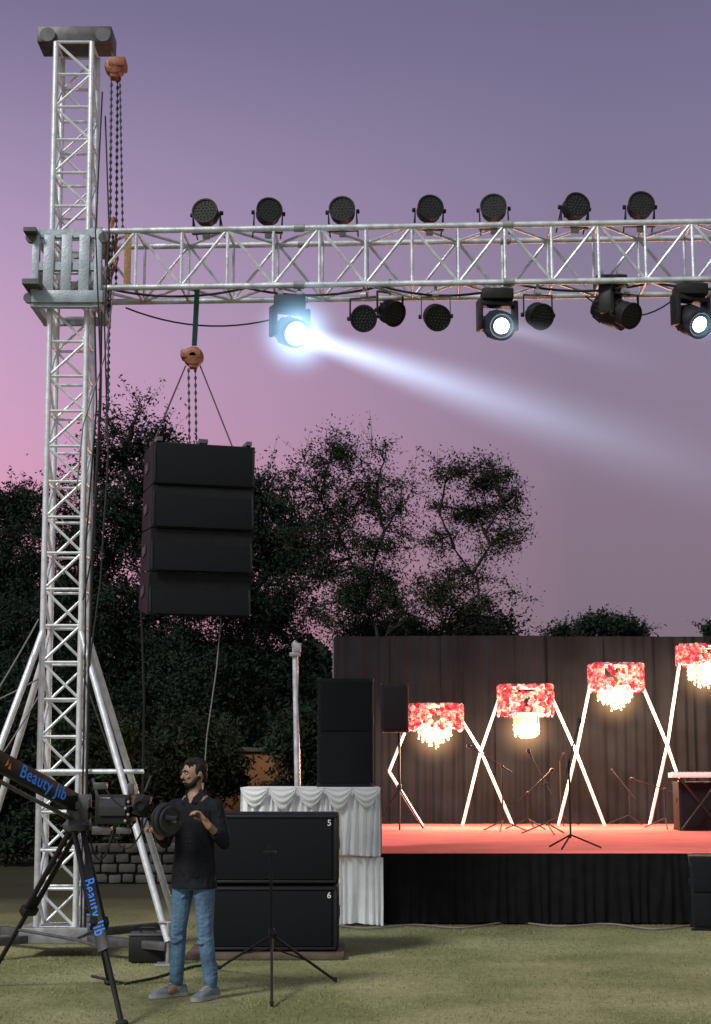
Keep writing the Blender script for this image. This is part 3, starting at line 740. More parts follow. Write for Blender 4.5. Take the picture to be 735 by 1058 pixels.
# post behind platform
pp=at(308,812,20.5); ptp=at(305,667,20.5)
po=empty('utility_post',V((pp.x,20.5,0)),'slim pale metal post standing behind the white skirted platform','post')
MB().tube(V((pp.x+.03,20.5,0)),ptp,.042,.038,n=12).build('pole',M['alu2'],po)
m=MB(); m.box(ptp+V((0,-.0,-.12)),(.14,.14,.05),bev=.006); m.box(ptp+V((.03,-.02,-.03)),(.10,.1,.12),bev=.012); m.lathe(ptp+V((0,0,-.02)),V((0,0,1)),[(.045,0),(.05,.02),(.035,.06),(.01,.09)],12); m.build('cap',M['galv'],po)
m=MB(); m.path([ptp+V((.06,-.05,0)),ptp+V((.05,-.05,-.7)),V((pp.x+.08,20.44,.9)),V((pp.x+.07,20.45,.1))],.008,5); m.build('cable',M['cable'],po)
# ------------------------------------------------------------------ subs
BF=gnd(280,990).y
bw=(at(350,950,BF).x-at(214,950,BF).x); bxc=(at(350,950,BF).x+at(214,950,BF).x)/2
bo=MB(); bo.box((bxc-.06,BF+.3,.03),(bw+.22,.95,.05),bev=.006); tag(bo.build('base_board',M['wood'],loc=(bxc-.06,BF+.3,0)),'low wooden board on the grass under the two big black subwoofers','board')
def sub(z,h,num,label):
    r=bpy.data.objects.new('subwoofer',None); C.objects.link(r); tag(r,label,'subwoofer','stacked subwoofers')
    d=.72
    MB().box((0,d/2,h/2),(bw,d,h),bev=.03).build('cabinet',M['cab'],r)
    m=MB(); m.box((-.01,-.004,h/2),(bw-.10,.02,h-.09),bev=.009); m.build('grille',M['grille'],r)
    m=MB()
    for zz in(.028,h-.028): m.box((0,-.006,zz),(bw-.05,.02,.022),bev=.004)
    for xx in(-bw/2+.026,bw/2-.026): m.box((xx,-.006,h/2),(.022,.02,h-.08),bev=.004)
    m.build('front_frame',M['blackp'],r)
    m=MB()
    for s in(-1,1):
        for q in(.2,.5): m.box((s*(bw/2+.002),q,h*.55),(.012,.14,.09),bev=.004)
    m.build('handle',M['blackp'],r)
    text('number',num,.076,V((bw/2-.085,-.0165,h-.085)),V((1,0,0)),V((0,-1,0)),M['wlet'],r)
    r.location=V((bxc,BF,z)); return r
z6=.056; h6=at(280,915,BF).z-z6; h5=at(280,840,BF).z-z6-h6-.012
sub(z6,h6,'6','black subwoofer marked 6, lower of the two on the board')
s5=sub(z6+h6+.008,h5,'5','black subwoofer marked 5, upper of the two stacked')
# ------------------------------------------------------------------ front tripod stand
fa,fb_,fc=gnd(225,1003),gnd(348,1016),gnd(281,1041); cen=(fa+fb_+fc)/3; cen.x=gnd(281,1018).x
ts=empty('tripod_stand',cen,'thin black tripod stand on the grass in front of the subwoofers','tripod stand')
hub=at(281,966,cen.y)
MB().tube(hub+V((0,0,-.1)),at(280,880,cen.y),.011).build('pole',M['black'],ts)
for f in(fa,fb_,fc):
    leg=MB().tube(hub,f+V((0,0,.015)),.011).build('leg',M['black'],ts)
    MB().tube(f+V((0,0,.03)),f+(hub-f)*.05+V((0,0,.012)),.017).build('foot',M['rubber'],leg)
    MB().tube(hub+V((0,0,-.1)),(hub+f)/2,.006).build('strut',M['black'],ts)
m=MB(); m.lathe(hub+V((0,0,-.04)),V((0,0,1)),[(.02,0),(.026,.01),(.026,.08),(.02,.09)],12); m.tube(hub,hub+V((.05,-.02,0)),.012); m.build('hub',M['blackp'],ts)
m=MB(); m.tube(at(279,883,cen.y),at(279,874,cen.y),.015); m.box(at(279,881,cen.y),(.1,.03,.03),bev=.005); m.build('top_clamp',M['blackp'],ts)
# ------------------------------------------------------------------ jib crane
piv=at(82,832,11.8); P0=at(0,787,10.95); d0=(P0-piv).normalized(); tip=piv+d0*3.4; rear=piv-d0*.1
jt=empty('jib_tripod',V((piv.x,piv.y,0)),'black tripod with blue lettering supporting the camera crane','tripod')
A=gnd(-14,1019);Bq=gnd(126,1061);Cq=gnd(113,1018)
top=at(80,852,11.75)
for i,f in enumerate((A,Bq,Cq)):
    d=f-top; mid=top+d*.52; u=V((0,0,1)).cross(d).normalized()
    leg=MB()
    for s in(-1,1): leg.tube(top+u*s*.035,mid+u*s*.035,.021,n=10)
    leg.tube(mid-d*.08,f+V((0,0,.02)),.019,n=10); leg.box(mid,(.13,.07,.07),d.to_track_quat('Z','Y').to_matrix(),bev=.01)
    lg=leg.build('leg',M['black'],jt)
    MB().ell(f+V((0,0,.025)),(.045,.045,.025)).build('foot',M['rubber'],lg)
    MB().tube(V((piv.x,piv.y,.42)),mid+d*.12,.012).build('spreader',M['steel'],jt)
    if i==1:
        pn=V((-.15,-1,.3))
        n=pn-d.normalized()*pn.dot(d.normalized()); n.normalize(); 
        pl=MB(); xx=d.normalized(); yy=n.cross(xx); cc=top+d*.45+n*.03
        pl.box(cc,(.78,.085,.012),Matrix((xx,yy,n)).transposed(),bev=.003); sl=pl.build('sleeve',M['blackp'],jt)
        text('lettering','Beauty Jib',.115,cc+n*.008,xx,n,M['blue'],sl,shear=.12,sp=1.12)
m=MB(); m.lathe(top+V((0,0,-.06)),V((0,0,1)),[(.05,0),(.10,.02),(.11,.06),(.08,.09),(.05,.10),(.05,.16)],20); m.build('bowl',M['steel'],jt)
jb=empty('camera_crane',piv,'long black camera jib arm with blue lettering, control box and counterweights','camera crane')
def bar(p,q,w,h):
    d=q-p; x=d.normalized(); y=V((0,0,1)).cross(x).normalized(); z=x.cross(y)
    return (p+q)/2,(d.length,w,h),Matrix((x,y,z)).transposed()
c_,s_,r_=bar(rear,tip,.08,.13); MB().box(c_,s_,r_,bev=.010).build('arm',M['black'],jb)
c_,s_,r_=bar(rear+V((0,0,-.13)),tip+V((0,0,-.14)),.026,.026); MB().box(c_,s_,r_,bev=.004).build('parallel_bar',M['steel'],jb)
xd=-d0; nd=V((xd.y,-xd.x,0)); nd=nd if nd.y<0 else -nd
lc=at(43,806,11.35); 
tt=(lc-piv).dot(d0); lc=piv+d0*tt+nd.normalized()*.043
text('lettering','Beauty Jib',.132,lc,xd,nd,M['blue'],jb,shear=.14,sp=1.08)
yv=nd.normalized().cross(xd); lo_=lc+d0*.43
m=MB(); e=.032; m.add([lo_-xd*e-yv*e,lo_-xd*e*.2+yv*e*1.1,lo_+xd*e*.1-yv*e*.2,lo_+xd*e*.2-yv*e,lo_+xd*e*.9+yv*e*.5,lo_+xd*e*1.2-yv*e],[(0,2,1),(3,5,4)]); m.build('emblem',M['orangem'],jb,smooth=False,recalc=False)
m=MB(); m.lathe(piv+V((0,0,-.2)),V((0,0,1)),[(.05,0),(.06,.05),(.09,.06),(.09,.10)],18)
for s in(-1,1): m.box(piv+V((0,s*.075,-.03)),(.16,.02,.22),bev=.006)
m.tube(piv+V((0,-.11,0)),piv+V((0,.11,0)),.03); m.build('pivot_head',M['steel'],jb)
# control box, monitor and brackets behind the pivot
bc=at(120,836,11.62); rb8=Matrix.Rotation(math.radians(-8),3,'Z')
cb=MB().box(bc,(.26,.20,.21),rb8,bev=.005).build('control_box',M['black'],jb)
m=MB(); m.box(bc+V((-.01,-.112,.02)),(.20,.02,.13),rb8,bev=.004); m.build('monitor',M['lens_off'],cb)
m=MB()
for k in range(4): m.lathe(bc+V((.09+.02*(k%2),-.125,-.08+.045*k)),V((0,-1,0)),[(.010,0),(.010,.02),(.004,.022)],10)
m.build('knob',M['galv'],cb)
mb_2=at(147,832,11.56)
MB().box(mb_2,(.11,.13,.15),Matrix.Rotation(math.radians(12),3,'Y'),bev=.005).build('motor_box',M['black'],jb)
m=MB(); m.lathe(mb_2+V((0,-.065,0)),V((0,-1,0)),[(.045,0),(.045,.05),(.035,.06),(.034,.04)],16); m.build('zoom_drive',M['blackp'],jb)
m=MB(); m.tube(at(102,826,11.7),at(96,804,11.7),.012); m.box(at(104,812,11.6),(.1,.07,.05),bev=.006); m.box(at(106,858,11.62),(.14,.12,.06),bev=.006); m.box(at(136,815,11.6),(.05,.06,.08),bev=.005); m.box(at(128,858,11.58),(.10,.08,.05),bev=.005); m.tube(at(150,818,11.55),at(156,802,11.5),.008); m.build('bracket',M['steel'],jb)
wr=at(184,846,11.35)
c_,s_,r_=bar(rear,wr,.035,.035); MB().box(c_,s_,r_,bev=.004).build('rear_bar',M['black'],jb)
wd=V((.70,-.71,-.03)).normalized()
for k in range(3):
    o=at(175,847,11.46)+wd*(-.06+k*.034); rr=.122-(.02 if k==2 else 0)
    MB().lathe(o,wd,[(.02,0),(rr*.95,0),(rr,.005),(rr,.018),(rr*.95,.023),(rr*.8,.023),(rr*.78,.017),(rr*.35,.017),(rr*.33,.026),(.02,.026)],28).build('counterweight',M['iron'],jb)
m=MB(); m.tube(at(175,847,11.46)-wd*.09,at(175,847,11.46)+wd*.07,.018); m.build('weight_spindle',M['galv'],jb)
for p_,q_,s_,t_ in((at(100,850,11.6),at(140,848,11.55),.12,.008),(at(112,850,11.6),at(152,846,11.52),.2,.007),(at(90,850,11.7),at(118,855,11.55),.25,.007),(at(110,816,11.5),at(150,822,11.46),.10,.007)):
    MB().path(sag(p_,q_,s_),t_,5).build('cable_loop',M['cable'],jb)
# ------------------------------------------------------------------ person
def person():
    base=gnd(199,1031); rz=math.radians(-24)
    r=bpy.data.objects.new('person',None); C.objects.link(r)
    tag(r,'bearded man in black shirt and blue jeans standing at the camera crane counterweights','person')
    HS=.93
    Rh=Matrix.Rotation(math.radians(-34),3,'Z')@Matrix.Rotation(math.radians(5),3,'X'); hc=V((0,-.005,1.545))
    def hp(p): return hc+Rh@((V(p)-hc)*HS)
    def he(mb,p,rad,nu=14,nv=9): mb.ell(hp(p),[q*HS for q in rad],Rh,nu,nv)
    def ring(z,rx,ry,y=0,n=22,dip=0): return [V((rx*math.cos(6.28318*j/n),y+ry*math.sin(6.28318*j/n),z-dip*max(0,-math.sin(6.28318*j/n))**2)) for j in range(n)]
    torso=[(.86,.142,.098,0),(.93,.15,.104,0),(1.03,.136,.093,0),(1.15,.145,.098,0),(1.27,.164,.107,-.005),(1.36,.174,.104,0),(1.42,.152,.086,.005),(1.46,.10,.068,.008),(1.49,.058,.058,.008)]
    inner=[(z,rx*(.88 if z<1.45 else 1),ry*(.88 if z<1.45 else 1),y) for z,rx,ry,y in torso]
    legs={}
    for s in(-1,1): legs[s]=([V((s*.082,0,.90)),V((s*.112,-.025,.50)),V((s*.145,.012,.075))],[.076,.048,.036])
    arms={-1:[V((-.176,0,1.385)),V((-.232,-.045,1.125)),V((-.17,-.265,1.20))],1:[V((.176,0,1.385)),V((.248,.0,1.125)),V((.20,-.18,1.27))]}
    ar=[.037,.034,.026]
    b=MB(); b.rings([ring(*t[:3],t[3]) for t in inner])
    b.limb([V((0,.008,1.42)),V((0,-.004,1.57))],[.053,.050])
    he(b,(0,-.008,1.645),(.074,.096,.108),20,14); he(b,(0,-.045,1.585),(.054,.058,.056),16,11); he(b,(0,-.055,1.60),(.050,.052,.06),16,11)
    b.limb([hp((0,-.100,1.645)),hp((0,-.119,1.615))],[.009,.015],8); he(b,(0,-.098,1.665),(.05,.014,.011))
    for s in(-1,1):
        he(b,(s*.075,.005,1.625),(.010,.022,.032)); he(b,(s*.034,-.088,1.615),(.02,.014,.015))
        b.limb(legs[s][0],legs[s][1]); b.limb([V((s*.11,0,1.36)),*arms[s]],[.05]+ar); b.ell(V((s*.145,-.03,.05)),(.03,.07,.035))
    def hand(wr,d,pn,curl,ts):
        d=d.normalized(); pn=(pn-d*pn.dot(d)).normalized(); la=d.cross(pn)
        rot=Matrix((la,d,pn)).transposed(); b.ell(wr+d*.048,(.039,.054,.016),rot,14,9); b.limb([wr-d*.03,wr+d*.02],[.027,.025],10)
        for k,(off,ln,) in enumerate(((-.031,.074),(-.0105,.084),(.0105,.078),(.030,.06))):
            p=wr+d*.090+la*(off*ts); cur=d.copy(); ax_=d.cross(pn); pts=[wr+d*.06+la*(off*ts*.9),p]
            for q,sg in enumerate((.42,.33,.25)):
                ang=curl*(.6,1,.8)[q]; cur=Quaternion(ax_,ang)@cur
                p=p+cur*ln*sg; pts.append(p)
            b.limb(pts,[.009,.009,.0085,.008,.0075],8)
        t0=wr+d*.025-la*ts*.03; t1=t0+(d*.6-la*ts*.7+pn*.3).normalized()*.04; t2=t1+(d*.8-la*ts*.1+pn*.55).normalized()*.03
        b.limb([t0,t1,t2],[.013,.0105,.009],8)
    hand(arms[-1][2],V((-.05,-.8,.5)),V((.2,-.5,-.8)),.95,-1)
    hand(arms[1][2],V((-.45,-.35,.75)),V((-.5,-.6,-.5)),.8,1)
    bo=b.build('body',M['skin'],r)
    def rem(o,vx,it=4,f=.5):
        m=o.modifiers.new('remesh','REMESH'); m.mode='VOXEL'; m.voxel_size=vx; m.use_smooth_shade=True
        s=o.modifiers.new('smooth','SMOOTH'); s.iterations=it; s.factor=f
    rem(bo,.0055,3,.4)
    for s in(-1,1):
        e=MB(); he(e,(s*.031,-.096,1.645),(.013,.008,.006)); eo=e.build('eye',M['eyew'],bo)
        e=MB(); he(e,(s*.031,-.102,1.645),(.006,.004,.0055)); e.build('iris',M['eyed'],eo)
    e=MB()
    for s in(-1,1): e.limb([hp((s*.014,-.111,1.666)),hp((s*.032,-.110,1.671)),hp((s*.052,-.096,1.664))],[.004,.0045,.003],6)
    e.build('eyebrow',M['hair'],bo)
    e=MB(); he(e,(0,-.108,1.578),(.021,.008,.006)); e.build('lips',M['lip'],bo)
    e=MB(); he(e,(0,-.042,1.556),(.0555,.0590,.038),18,12); he(e,(0,-.060,1.562),(.043,.047,.028),16,10)
    for s in(-1,1):
        for q in range(5):
            t=q/4; he(e,(s*(.050+.022*t),-.052+.050*t,1.565+.045*t),(.013,.018,.020))
    e.limb([hp((-.022,-.103,1.592)),hp((0,-.109,1.595)),hp((.022,-.103,1.592))],[.005,.005,.005],6)
    be=e.build('beard',M['hair'],bo); rem(be,.004,2,.4)
    hh=MB(); he(hh,(0,.018,1.668),(.079,.088,.088),18,12); he(hh,(0,-.03,1.728),(.060,.06,.030)); he(hh,(.015,-.062,1.732),(.043,.028,.022)); he(hh,(0,.055,1.61),(.062,.043,.058))
    for s in(-1,1): he(hh,(s*.070,-.012,1.655),(.010,.026,.036))
    g=np.random.default_rng(5)
    for k in range(70):
        a=g.uniform(0,6.28); z=g.uniform(.1,1); p=hp((.076*math.cos(a)*math.sqrt(1-z*z*.9),.014+.086*math.sin(a)*math.sqrt(1-z*z*.9),1.671+.084*z)); hh.limb([p,p+Rh@V((g.normal()*.008,-.012,.010))],[.011,.005],6)
    ho=hh.build('hair',M['hair'],bo); rem(ho,.0055,2,.4)
    # shirt
    s=MB(); s.rings([ring(z,rx+.014+(.016 if z<1.1 else 0),ry+.014+(.016 if z<1.1 else 0),y) for z,rx,ry,y in [(.79,.152,.110,0)]+torso[:-2]]+[ring(1.462,.103,.082,.006,dip=.075)])
    for k in(-1,1):
        el=arms[k][1]; wq=arms[k][2]; cu=el+(wq-el)*.34
        s.limb([V((k*.09,.004,1.385)),arms[k][0],arms[k][0]*.45+el*.55,el,cu],[.064,.058,.053,.051,.046])
        d=(cu-el).normalized()
        s.limb([cu-d*.016,cu+d*.018],[.050,.049])
        for q in range(5):
            c0=arms[k][0].lerp(el,.25+.15*q); s.limb([c0+V((.03*math.cos(q*2),-.037,.0)),c0+V((-.03,-.033,.03))],[.015,.011],8)
        for q in range(3):
            c0=el.lerp(cu,.1+.3*q); s.limb([c0+V((k*.03,.01,-.02)),c0+V((k*.01,.0,.035))],[.016,.012],8)
    for q in range(14):
        a=2*math.pi*q/14+.3; z=.82+.03*(q%3); s.limb([V((math.cos(a)*.168,math.sin(a)*.124,z)),V((math.cos(a+.35)*.150,math.sin(a+.35)*.107,z+.24))],[.015,.006],8)
    so=s.build('shirt',M['shirt'],r); rem(so,.007,2,.5)
    c=MB()
    for k in(-1,1): c.add([V((k*.012,-.098,1.405)),V((k*.028,-.086,1.455)),V((k*.07,-.03,1.512)),V((k*.092,.0,1.47)),V((k*.062,-.108,1.412))],[(0,1,2,3,4)])
    c.rings([[V((math.cos(a)*rx,.01+math.sin(a)*ry,z)) for a in [(-.18+1.36*j/20)*math.pi for j in range(21)]] for rx,ry,z in((.088,.082,1.462),(.072,.07,1.512),(.064,.063,1.508),(.072,.07,1.458))],cap=False)
    c.build('collar',M['shirt'],so)
    bt=MB()
    for q in range(5): bt.ell(V((.0,-.124+.010*(q>2),.93+q*.1)),(.006,.004,.006))
    bt.build('button',M['blackp'],so)
    # jeans
    j=MB(); j.rings([ring(z,rx+.010,ry+.010,0) for z,rx,ry in((.78,.115,.092),(.84,.14,.10),(.93,.15,.104),(.98,.14,.096))])
    for k in(-1,1):
        P=legs[k][0]; j.limb([P[0]+V((0,0,-.03)),P[0].lerp(P[1],.5),P[1],P[1].lerp(P[2],.4),P[2]+V((0,0,.04))],[.091,.075,.061,.057,.051],14)
        for q in range(7):
            zc=P[1]+V((0,0,.09-.03*q)); sgn=1 if q%2 else -1; j.limb([zc+V((-.044,-.030,.012*sgn)),zc+V((.0,-.054,-.010)),zc+V((.044,-.030,-.012*sgn))],[.012,.014,.012],8)
        for q in range(5):
            zc=P[2]+V((0,0,.05+.03*q)); j.limb([zc+V((math.cos(t_)*.043,math.sin(t_)*.043,.008*math.sin(3*t_+q))) for t_ in [i*.7 for i in range(10)]],[.012]*10,6)
        for q in range(4):
            zc=P[0]+V((k*.03,-.066,-.06-.05*q)); j.limb([zc,zc+V((-k*.07,-.005,.045))],[.015,.010],8)
    jo=j.build('jeans',M['jean'],r); rem(jo,.006,2,.5)
    for k in(-1,1):
        a=math.radians(-12+26*(k>0)); rt=Matrix.Rotation(a-.35,3,'Z'); o=legs[k][0][2].copy(); o.z=0
        sh=MB(); R=[]
        for y,w,h in((.085,.022,.055),(.075,.036,.085),(.03,.042,.098),(-.03,.042,.10),(-.08,.045,.078),(-.13,.049,.062),(-.17,.045,.052),(-.20,.032,.042),(-.212,.012,.03)):
            R.append([o+rt@V((w*math.copysign(abs(math.cos(t))**.7,math.cos(t)),y,.02+(h-.02)*max(0,math.sin(t))**.8 if math.sin(t)>0 else .02)) for t in [2*math.pi*i/18 for i in range(18)]])
        sh.rings(R); s0=sh.build('shoe',M['shoe'],r)
        sl=MB(); R=[]
        ol=[(.092,.024),(.075,.04),(.0,.044),(-.08,.049),(-.14,.053),(-.18,.047),(-.21,.03),(-.222,.01)]
        pts=[V((w,y,0)) for y,w in ol]+[V((-w,y,0)) for y,w in reversed(ol)]
        sl.rings([[o+rt@(p+V((0,0,z))) for p in pts] for z in(.004,.03)]); sl.build('sole',M['sole'],s0)
        lc=MB()
        for q in range(4): lc.tube(o+rt@V((-.02,-.05-.022*q,.094-.008*q)),o+rt@V((.02,-.05-.022*q,.094-.008*q)),.004,n=5)
        lc.build('lace',M['sole'],s0)
    r.location=base; r.rotation_euler=(0,0,rz); return r
person()
# ------------------------------------------------------------------ small gear near tower
ec=gnd(150,996); r=empty('control_case',ec,'low dark equipment case on the grass beside the foot of the right tower brace','equipment case')
MB().box(ec+V((0,.15,.12)),(.30,.26,.22),bev=.014).build('case_body',M['black'],r)
MB().box(ec+V((0,.15,.24)),(.31,.27,.02),bev=.005).build('lid',M['steel'],r)
m=MB(); m.path([ec+V((-.06,.15,.25)),ec+V((-.06,.15,.29)),ec+V((.06,.15,.29)),ec+V((.06,.15,.25))],.01,6); m.build('handle',M['blackp'],r)
m=MB(); m.path([gnd(95,1010)+V((0,0,.012)),gnd(130,1018)+V((0,0,.012)),gnd(160,1012)+V((0,0,.012)),gnd(200,1000)+V((0,0,.012)),gnd(222,997)+V((0,0,.012))],.011,6)
tag(m.build('ground_cable',M['cable'],loc=gnd(150,1010)),'black cable lying on the grass from the tower to the subwoofers','cable')
m=MB(); pts=[]
for i in range(40):
    px=352+9.6*i; p=gnd(px,958+2.2*math.sin(i*.6)+1.5*math.sin(i*.23)); p.z=.018; pts.append(p)
m.path(pts,.010,6); tag(m.build('ground_cable',M['rope'],loc=pts[0]),'pale cable lying along the foot of the stage skirt','cable')
# ------------------------------------------------------------------ walls
def stone_wall():
    Y=23.5; x0=at(88,880,Y).x; x1=at(182,880,Y).x; h=.58
    r=empty('stone_wall',V((x0,Y,0)),'short low stretch of dark stone wall between the tower and the man','wall')
    g=random.Random(4); m=MB(); nr=4
    for k in range(nr):
        x=x0-g.random()*.2
        while x<x1:
            w=g.uniform(.16,.36); m.box((x+w/2,Y+g.uniform(-.03,.03),h/nr*(k+.5)+g.uniform(-.008,.008)),(w-.025,.3,h/nr-.025),Matrix.Rotation(g.uniform(-.04,.04),3,'Y'),bev=.024); x+=w
    m.box(((x0+x1)/2,Y+.03,h/2),(x1-x0,.2,h-.02))
    m.build('blocks',M['stone'],r)
stone_wall()
Y=30.5; x0=at(225,790,Y).x; x1=at(325,790,Y).x
r=empty('boundary_wall',V(((x0+x1)/2,Y,0)),'ochre plastered boundary wall glimpsed under the dark trees','wall')
MB().box(((x0+x1)/2,Y,1.0),(x1-x0,.22,2.0)).build('panel',M['ochre'],r); MB().box(((x0+x1)/2,Y,2.04),(x1-x0+.06,.34,.08),bev=.01).build('coping',M['stone'],r)
# ------------------------------------------------------------------ trees
def tree(name,label,cat,bpx,Y,blobs,ncl,nleaf,leaf,lsize,seed,tr=.2,group=None,asp=.42,clr=.5,low=False,limb_r=.5,flat=.36,twig=.020,shell=.42,spray=.10):
    g=random.Random(seed); gn=np.random.default_rng(seed)
    bl=[]
    for (px,py,rx,ry) in blobs:
        s=mpp(Y,py); c=at(px,py,Y); c.y+=g.uniform(-1,1)*min(rx*s*.5,.8); bl.append((c,rx*s,ry*s))
    base=V((at(bpx,800,Y).x,Y,0)); r=empty(name,base,label,cat,group)
    zmin=min(c.z-b*.6 for c,a,b in bl); fork=V((base.x+g.uniform(-.2,.2),Y,max(.4,zmin*.65)))
    m=MB(); m.path([base,base.lerp(fork,.5)+V((g.uniform(-.1,.1),0,0)),fork],tr,8,r2=tr*.75)
    samples=[fork]
    for c,a,b in sorted(bl,key=lambda q:q[0].z):
        def cost(s_):
            dv=c-s_; return dv.length+2.2*max(0,abs(dv.x)-dv.z*.9) if s_.z<c.z-b*.2 else 1e9
        st=min(samples,key=cost) if len(samples)>1 else fork
        e=c+V((g.uniform(-.2,.2)*a,0,b*.35)); pts=[]
        for i in range(9):
            t=i/8; p=st.lerp(e,t); p+=V((0,0,.25*(e-st).length*.25*math.sin(t*math.pi)))
            if 0<i<8: p+=V((g.uniform(-1,1),g.uniform(-1,1),g.uniform(-.5,.5)))*(e-st).length*.018
            pts.append(p)
        m.path(pts,tr*limb_r,6,r2=tr*.06); samples+=pts[:6]
    wts=[a*a*b for c,a,b in bl]; L=[]
    for k in range(ncl):
        c,a,b=g.choices(bl,wts)[0]
        d=V((g.gauss(0,1),g.gauss(0,1),g.gauss(0,1))).normalized()*(g.random()**shell)
        p=c+V((d.x*a,d.y*a*.8,d.z*b))
        s=min(samples,key=lambda q:(q-p).length)
        mid=s.lerp(p,.5)+V((g.uniform(-.1,.1),g.uniform(-.1,.1),g.uniform(0,.15)))
        m.path([s,mid,p+V((0,0,.05))],twig,4,r2=.006)
        q=clr*g.uniform(.45,1.2); nl=int(nleaf*g.uniform(.35,1.4))
        L.append(gn.normal(size=(nl,3))*np.array([q*.55,q*.55,q*flat])+np.array(p))
        for t in range(6):
            dd=V((gn.normal(),gn.normal()*.6,gn.normal()*.8+.2)).normalized()*q*g.uniform(.9,1.9)
            m.path([p,p+dd],.007,3,r2=.003); u=gn.random((int(nl*spray)+3,1)); L.append(np.array(p)+u*np.array(dd)+gn.normal(size=(len(u),3))*.06)
    m.build('trunk',M['bark'],r,recalc=False)
    leafmesh('crown' if not low else 'foliage',np.concatenate(L),lsize,asp,leaf,r,seed)
    return r
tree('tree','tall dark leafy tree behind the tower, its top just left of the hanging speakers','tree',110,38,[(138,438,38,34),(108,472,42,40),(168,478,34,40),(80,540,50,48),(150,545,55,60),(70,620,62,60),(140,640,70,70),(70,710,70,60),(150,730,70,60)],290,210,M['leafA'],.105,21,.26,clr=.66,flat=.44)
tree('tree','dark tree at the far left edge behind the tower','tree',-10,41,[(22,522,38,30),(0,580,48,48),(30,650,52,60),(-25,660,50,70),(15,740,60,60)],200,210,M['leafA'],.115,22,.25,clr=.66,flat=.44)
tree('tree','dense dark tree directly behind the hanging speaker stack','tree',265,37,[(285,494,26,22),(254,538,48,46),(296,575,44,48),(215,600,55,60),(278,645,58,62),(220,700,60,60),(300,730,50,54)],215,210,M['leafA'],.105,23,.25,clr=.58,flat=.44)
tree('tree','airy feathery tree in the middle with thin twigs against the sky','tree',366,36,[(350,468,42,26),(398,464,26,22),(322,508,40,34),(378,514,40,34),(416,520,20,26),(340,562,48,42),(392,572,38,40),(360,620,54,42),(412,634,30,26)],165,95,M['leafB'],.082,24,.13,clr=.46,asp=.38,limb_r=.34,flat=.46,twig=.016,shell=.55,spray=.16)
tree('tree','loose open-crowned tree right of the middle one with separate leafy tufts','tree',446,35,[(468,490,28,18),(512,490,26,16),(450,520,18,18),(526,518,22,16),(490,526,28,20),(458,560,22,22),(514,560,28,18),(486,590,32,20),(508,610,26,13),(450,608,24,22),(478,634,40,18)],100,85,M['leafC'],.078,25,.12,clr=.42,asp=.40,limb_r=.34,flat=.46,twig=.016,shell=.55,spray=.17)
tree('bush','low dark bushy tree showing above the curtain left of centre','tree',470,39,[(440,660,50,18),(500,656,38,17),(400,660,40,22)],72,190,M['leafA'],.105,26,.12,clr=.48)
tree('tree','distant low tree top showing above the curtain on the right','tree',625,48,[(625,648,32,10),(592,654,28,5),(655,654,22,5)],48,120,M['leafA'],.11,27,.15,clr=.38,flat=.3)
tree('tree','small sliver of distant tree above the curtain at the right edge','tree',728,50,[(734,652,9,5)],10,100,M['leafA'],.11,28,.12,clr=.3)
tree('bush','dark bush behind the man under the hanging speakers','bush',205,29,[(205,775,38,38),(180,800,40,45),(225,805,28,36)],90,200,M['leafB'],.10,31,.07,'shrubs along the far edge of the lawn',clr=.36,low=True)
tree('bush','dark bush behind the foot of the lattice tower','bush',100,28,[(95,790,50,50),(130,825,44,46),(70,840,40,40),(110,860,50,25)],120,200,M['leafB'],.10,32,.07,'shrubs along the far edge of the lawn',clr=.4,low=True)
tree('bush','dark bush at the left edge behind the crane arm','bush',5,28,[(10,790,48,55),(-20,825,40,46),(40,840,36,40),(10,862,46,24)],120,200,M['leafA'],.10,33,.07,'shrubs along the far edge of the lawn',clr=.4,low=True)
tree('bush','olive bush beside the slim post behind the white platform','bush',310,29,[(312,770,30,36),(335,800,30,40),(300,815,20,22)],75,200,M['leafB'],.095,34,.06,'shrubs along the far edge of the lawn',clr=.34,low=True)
g=np.random.default_rng(9); n=60000
xx=g.uniform(-24,24,n); hh=np.array([3.6+1.4*noise.noise(V((a*.25,2.2,0)))+1.0*noise.noise(V((a*.9,5.2,0))) for a in xx])+np.where(xx<-1,2.6,0)
pts=np.stack([xx,60+g.normal(size=n)*1.2,hh*g.random(n)**.75],1)
tag(leafmesh('distant_trees',pts,.50,.6,M['leafA'],None,9,loc=(0,60,0)),'far dark mass of trees along the horizon','trees',None,'stuff')
# ------------------------------------------------------------------ world
def lin(c): return [((v/255)/12.92 if v/255<=.04045 else ((v/255+.055)/1.055)**2.4) for v in c]+[1]
w=bpy.data.worlds.new('World'); scene.world=w; w.use_nodes=True; nt=w.node_tree; bg=nt.nodes['Background']
tcn=nt.nodes.new('ShaderNodeTexCoord'); sp=nt.nodes.new('ShaderNodeSeparateXYZ'); nt.links.new(tcn.outputs['Generated'],sp.inputs[0])
mz=nt.nodes.new('ShaderNodeMapRange'); mz.inputs['From Min'].default_value=0; mz.inputs['From Max'].default_value=.6; nt.links.new(sp.outputs['Z'],mz.inputs['Value'])
def ramp(cols):
    r=nt.nodes.new('ShaderNodeValToRGB'); e=r.color_ramp.elements; r.color_ramp.interpolation='B_SPLINE'
    while len(e)<len(cols): e.new(.5)
    for i,(p,c) in enumerate(cols): e[i].position=p; e[i].color=lin(c)
    nt.links.new(mz.outputs[0],r.inputs['Fac']); return r
rl=ramp([(0,(208,138,154)),(.158,(219,150,172)),(.283,(217,157,186)),(.355,(211,159,194)),(.503,(189,159,194)),(.645,(152,136,170)),(.76,(121,112,146)),(1,(98,96,122))])
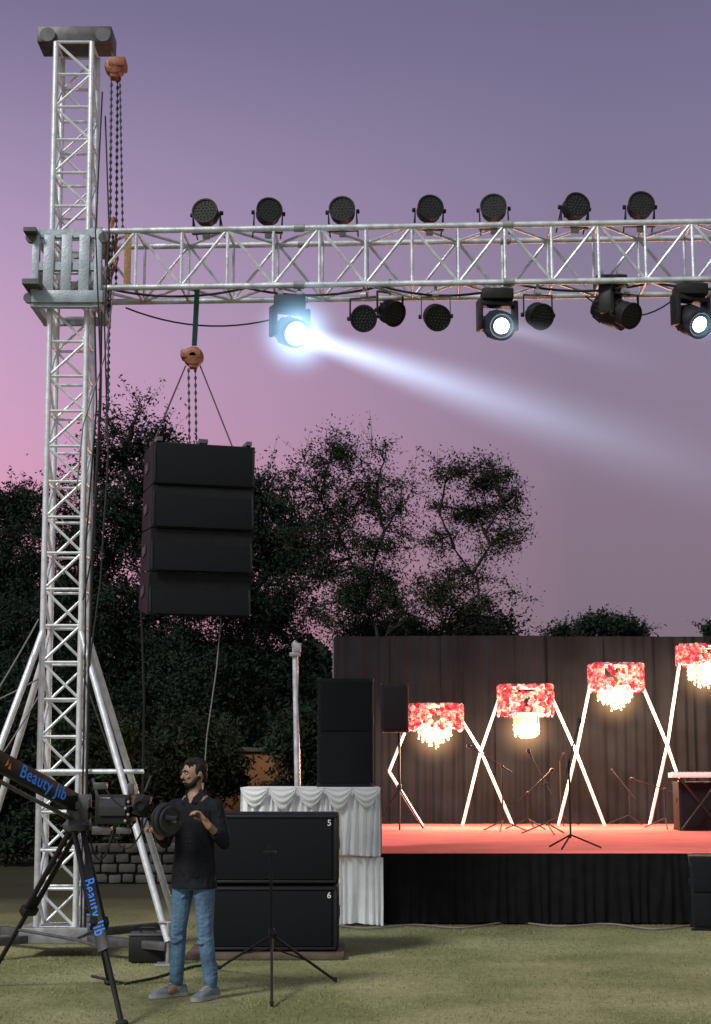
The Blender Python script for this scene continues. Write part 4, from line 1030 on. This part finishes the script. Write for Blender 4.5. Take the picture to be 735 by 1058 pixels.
rr=ramp([(0,(122,102,114)),(.158,(127,109,123)),(.283,(133,114,132)),(.355,(140,121,142)),(.503,(138,126,152)),(.645,(126,117,148)),(.76,(113,106,138)),(1,(98,96,122))])
mx_=nt.nodes.new('ShaderNodeMapRange'); mx_.inputs['From Min'].default_value=-.23; mx_.inputs['From Max'].default_value=.14; nt.links.new(sp.outputs['X'],mx_.inputs['Value'])
mix=nt.nodes.new('ShaderNodeMix'); mix.data_type='RGBA'; nt.links.new(mx_.outputs[0],mix.inputs['Factor']); nt.links.new(rl.outputs['Color'],mix.inputs['A']); nt.links.new(rr.outputs['Color'],mix.inputs['B'])
# unseen sky behind the viewer made paler and brighter, added as frontal fill
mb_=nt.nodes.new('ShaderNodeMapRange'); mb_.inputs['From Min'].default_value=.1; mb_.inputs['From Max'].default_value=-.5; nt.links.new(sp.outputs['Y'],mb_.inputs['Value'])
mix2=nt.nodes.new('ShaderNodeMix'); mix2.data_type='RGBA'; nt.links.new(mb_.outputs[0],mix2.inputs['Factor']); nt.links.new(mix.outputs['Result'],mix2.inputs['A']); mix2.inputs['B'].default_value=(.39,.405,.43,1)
sky=nt.nodes.new('ShaderNodeTexSky'); sky.sky_type='NISHITA'; sky.sun_disc=False; sky.sun_elevation=math.radians(40); sky.sun_rotation=math.radians(222)
bg2=nt.nodes.new('ShaderNodeBackground'); nt.links.new(sky.outputs[0],bg2.inputs['Color']); bg2.inputs['Strength'].default_value=.002
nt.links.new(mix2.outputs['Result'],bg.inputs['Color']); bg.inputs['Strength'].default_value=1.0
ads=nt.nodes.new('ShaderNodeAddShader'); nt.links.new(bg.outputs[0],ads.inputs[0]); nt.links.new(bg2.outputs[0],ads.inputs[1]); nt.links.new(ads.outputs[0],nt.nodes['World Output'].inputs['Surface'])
sl=bpy.data.lights.new('sun','SUN'); sl.energy=2.5; sl.angle=math.radians(12); sl.color=(1,.98,.93)
so=bpy.data.objects.new('sun',sl); C.objects.link(so); so.location=(0,0,20)
el,azm=math.radians(40),math.radians(222); ts_=V((math.sin(azm)*math.cos(el),math.cos(azm)*math.cos(el),math.sin(el)))
so.rotation_mode='QUATERNION'; so.rotation_quaternion=(-ts_).to_track_quat('-Z','Y')
# ------------------------------------------------------------------ camera
cam=bpy.data.cameras.new('camera'); cam.sensor_fit='VERTICAL'; cam.sensor_height=24; cam.lens=F/1058*24; cam.clip_end=2000
co=bpy.data.objects.new('camera',cam); C.objects.link(co); co.location=(0,0,CZ); co.rotation_euler=(math.pi/2+TH,0,0); scene.camera=co
scene.view_settings.view_transform='Standard'; scene.view_settings.look='None'; scene.view_settings.exposure=0
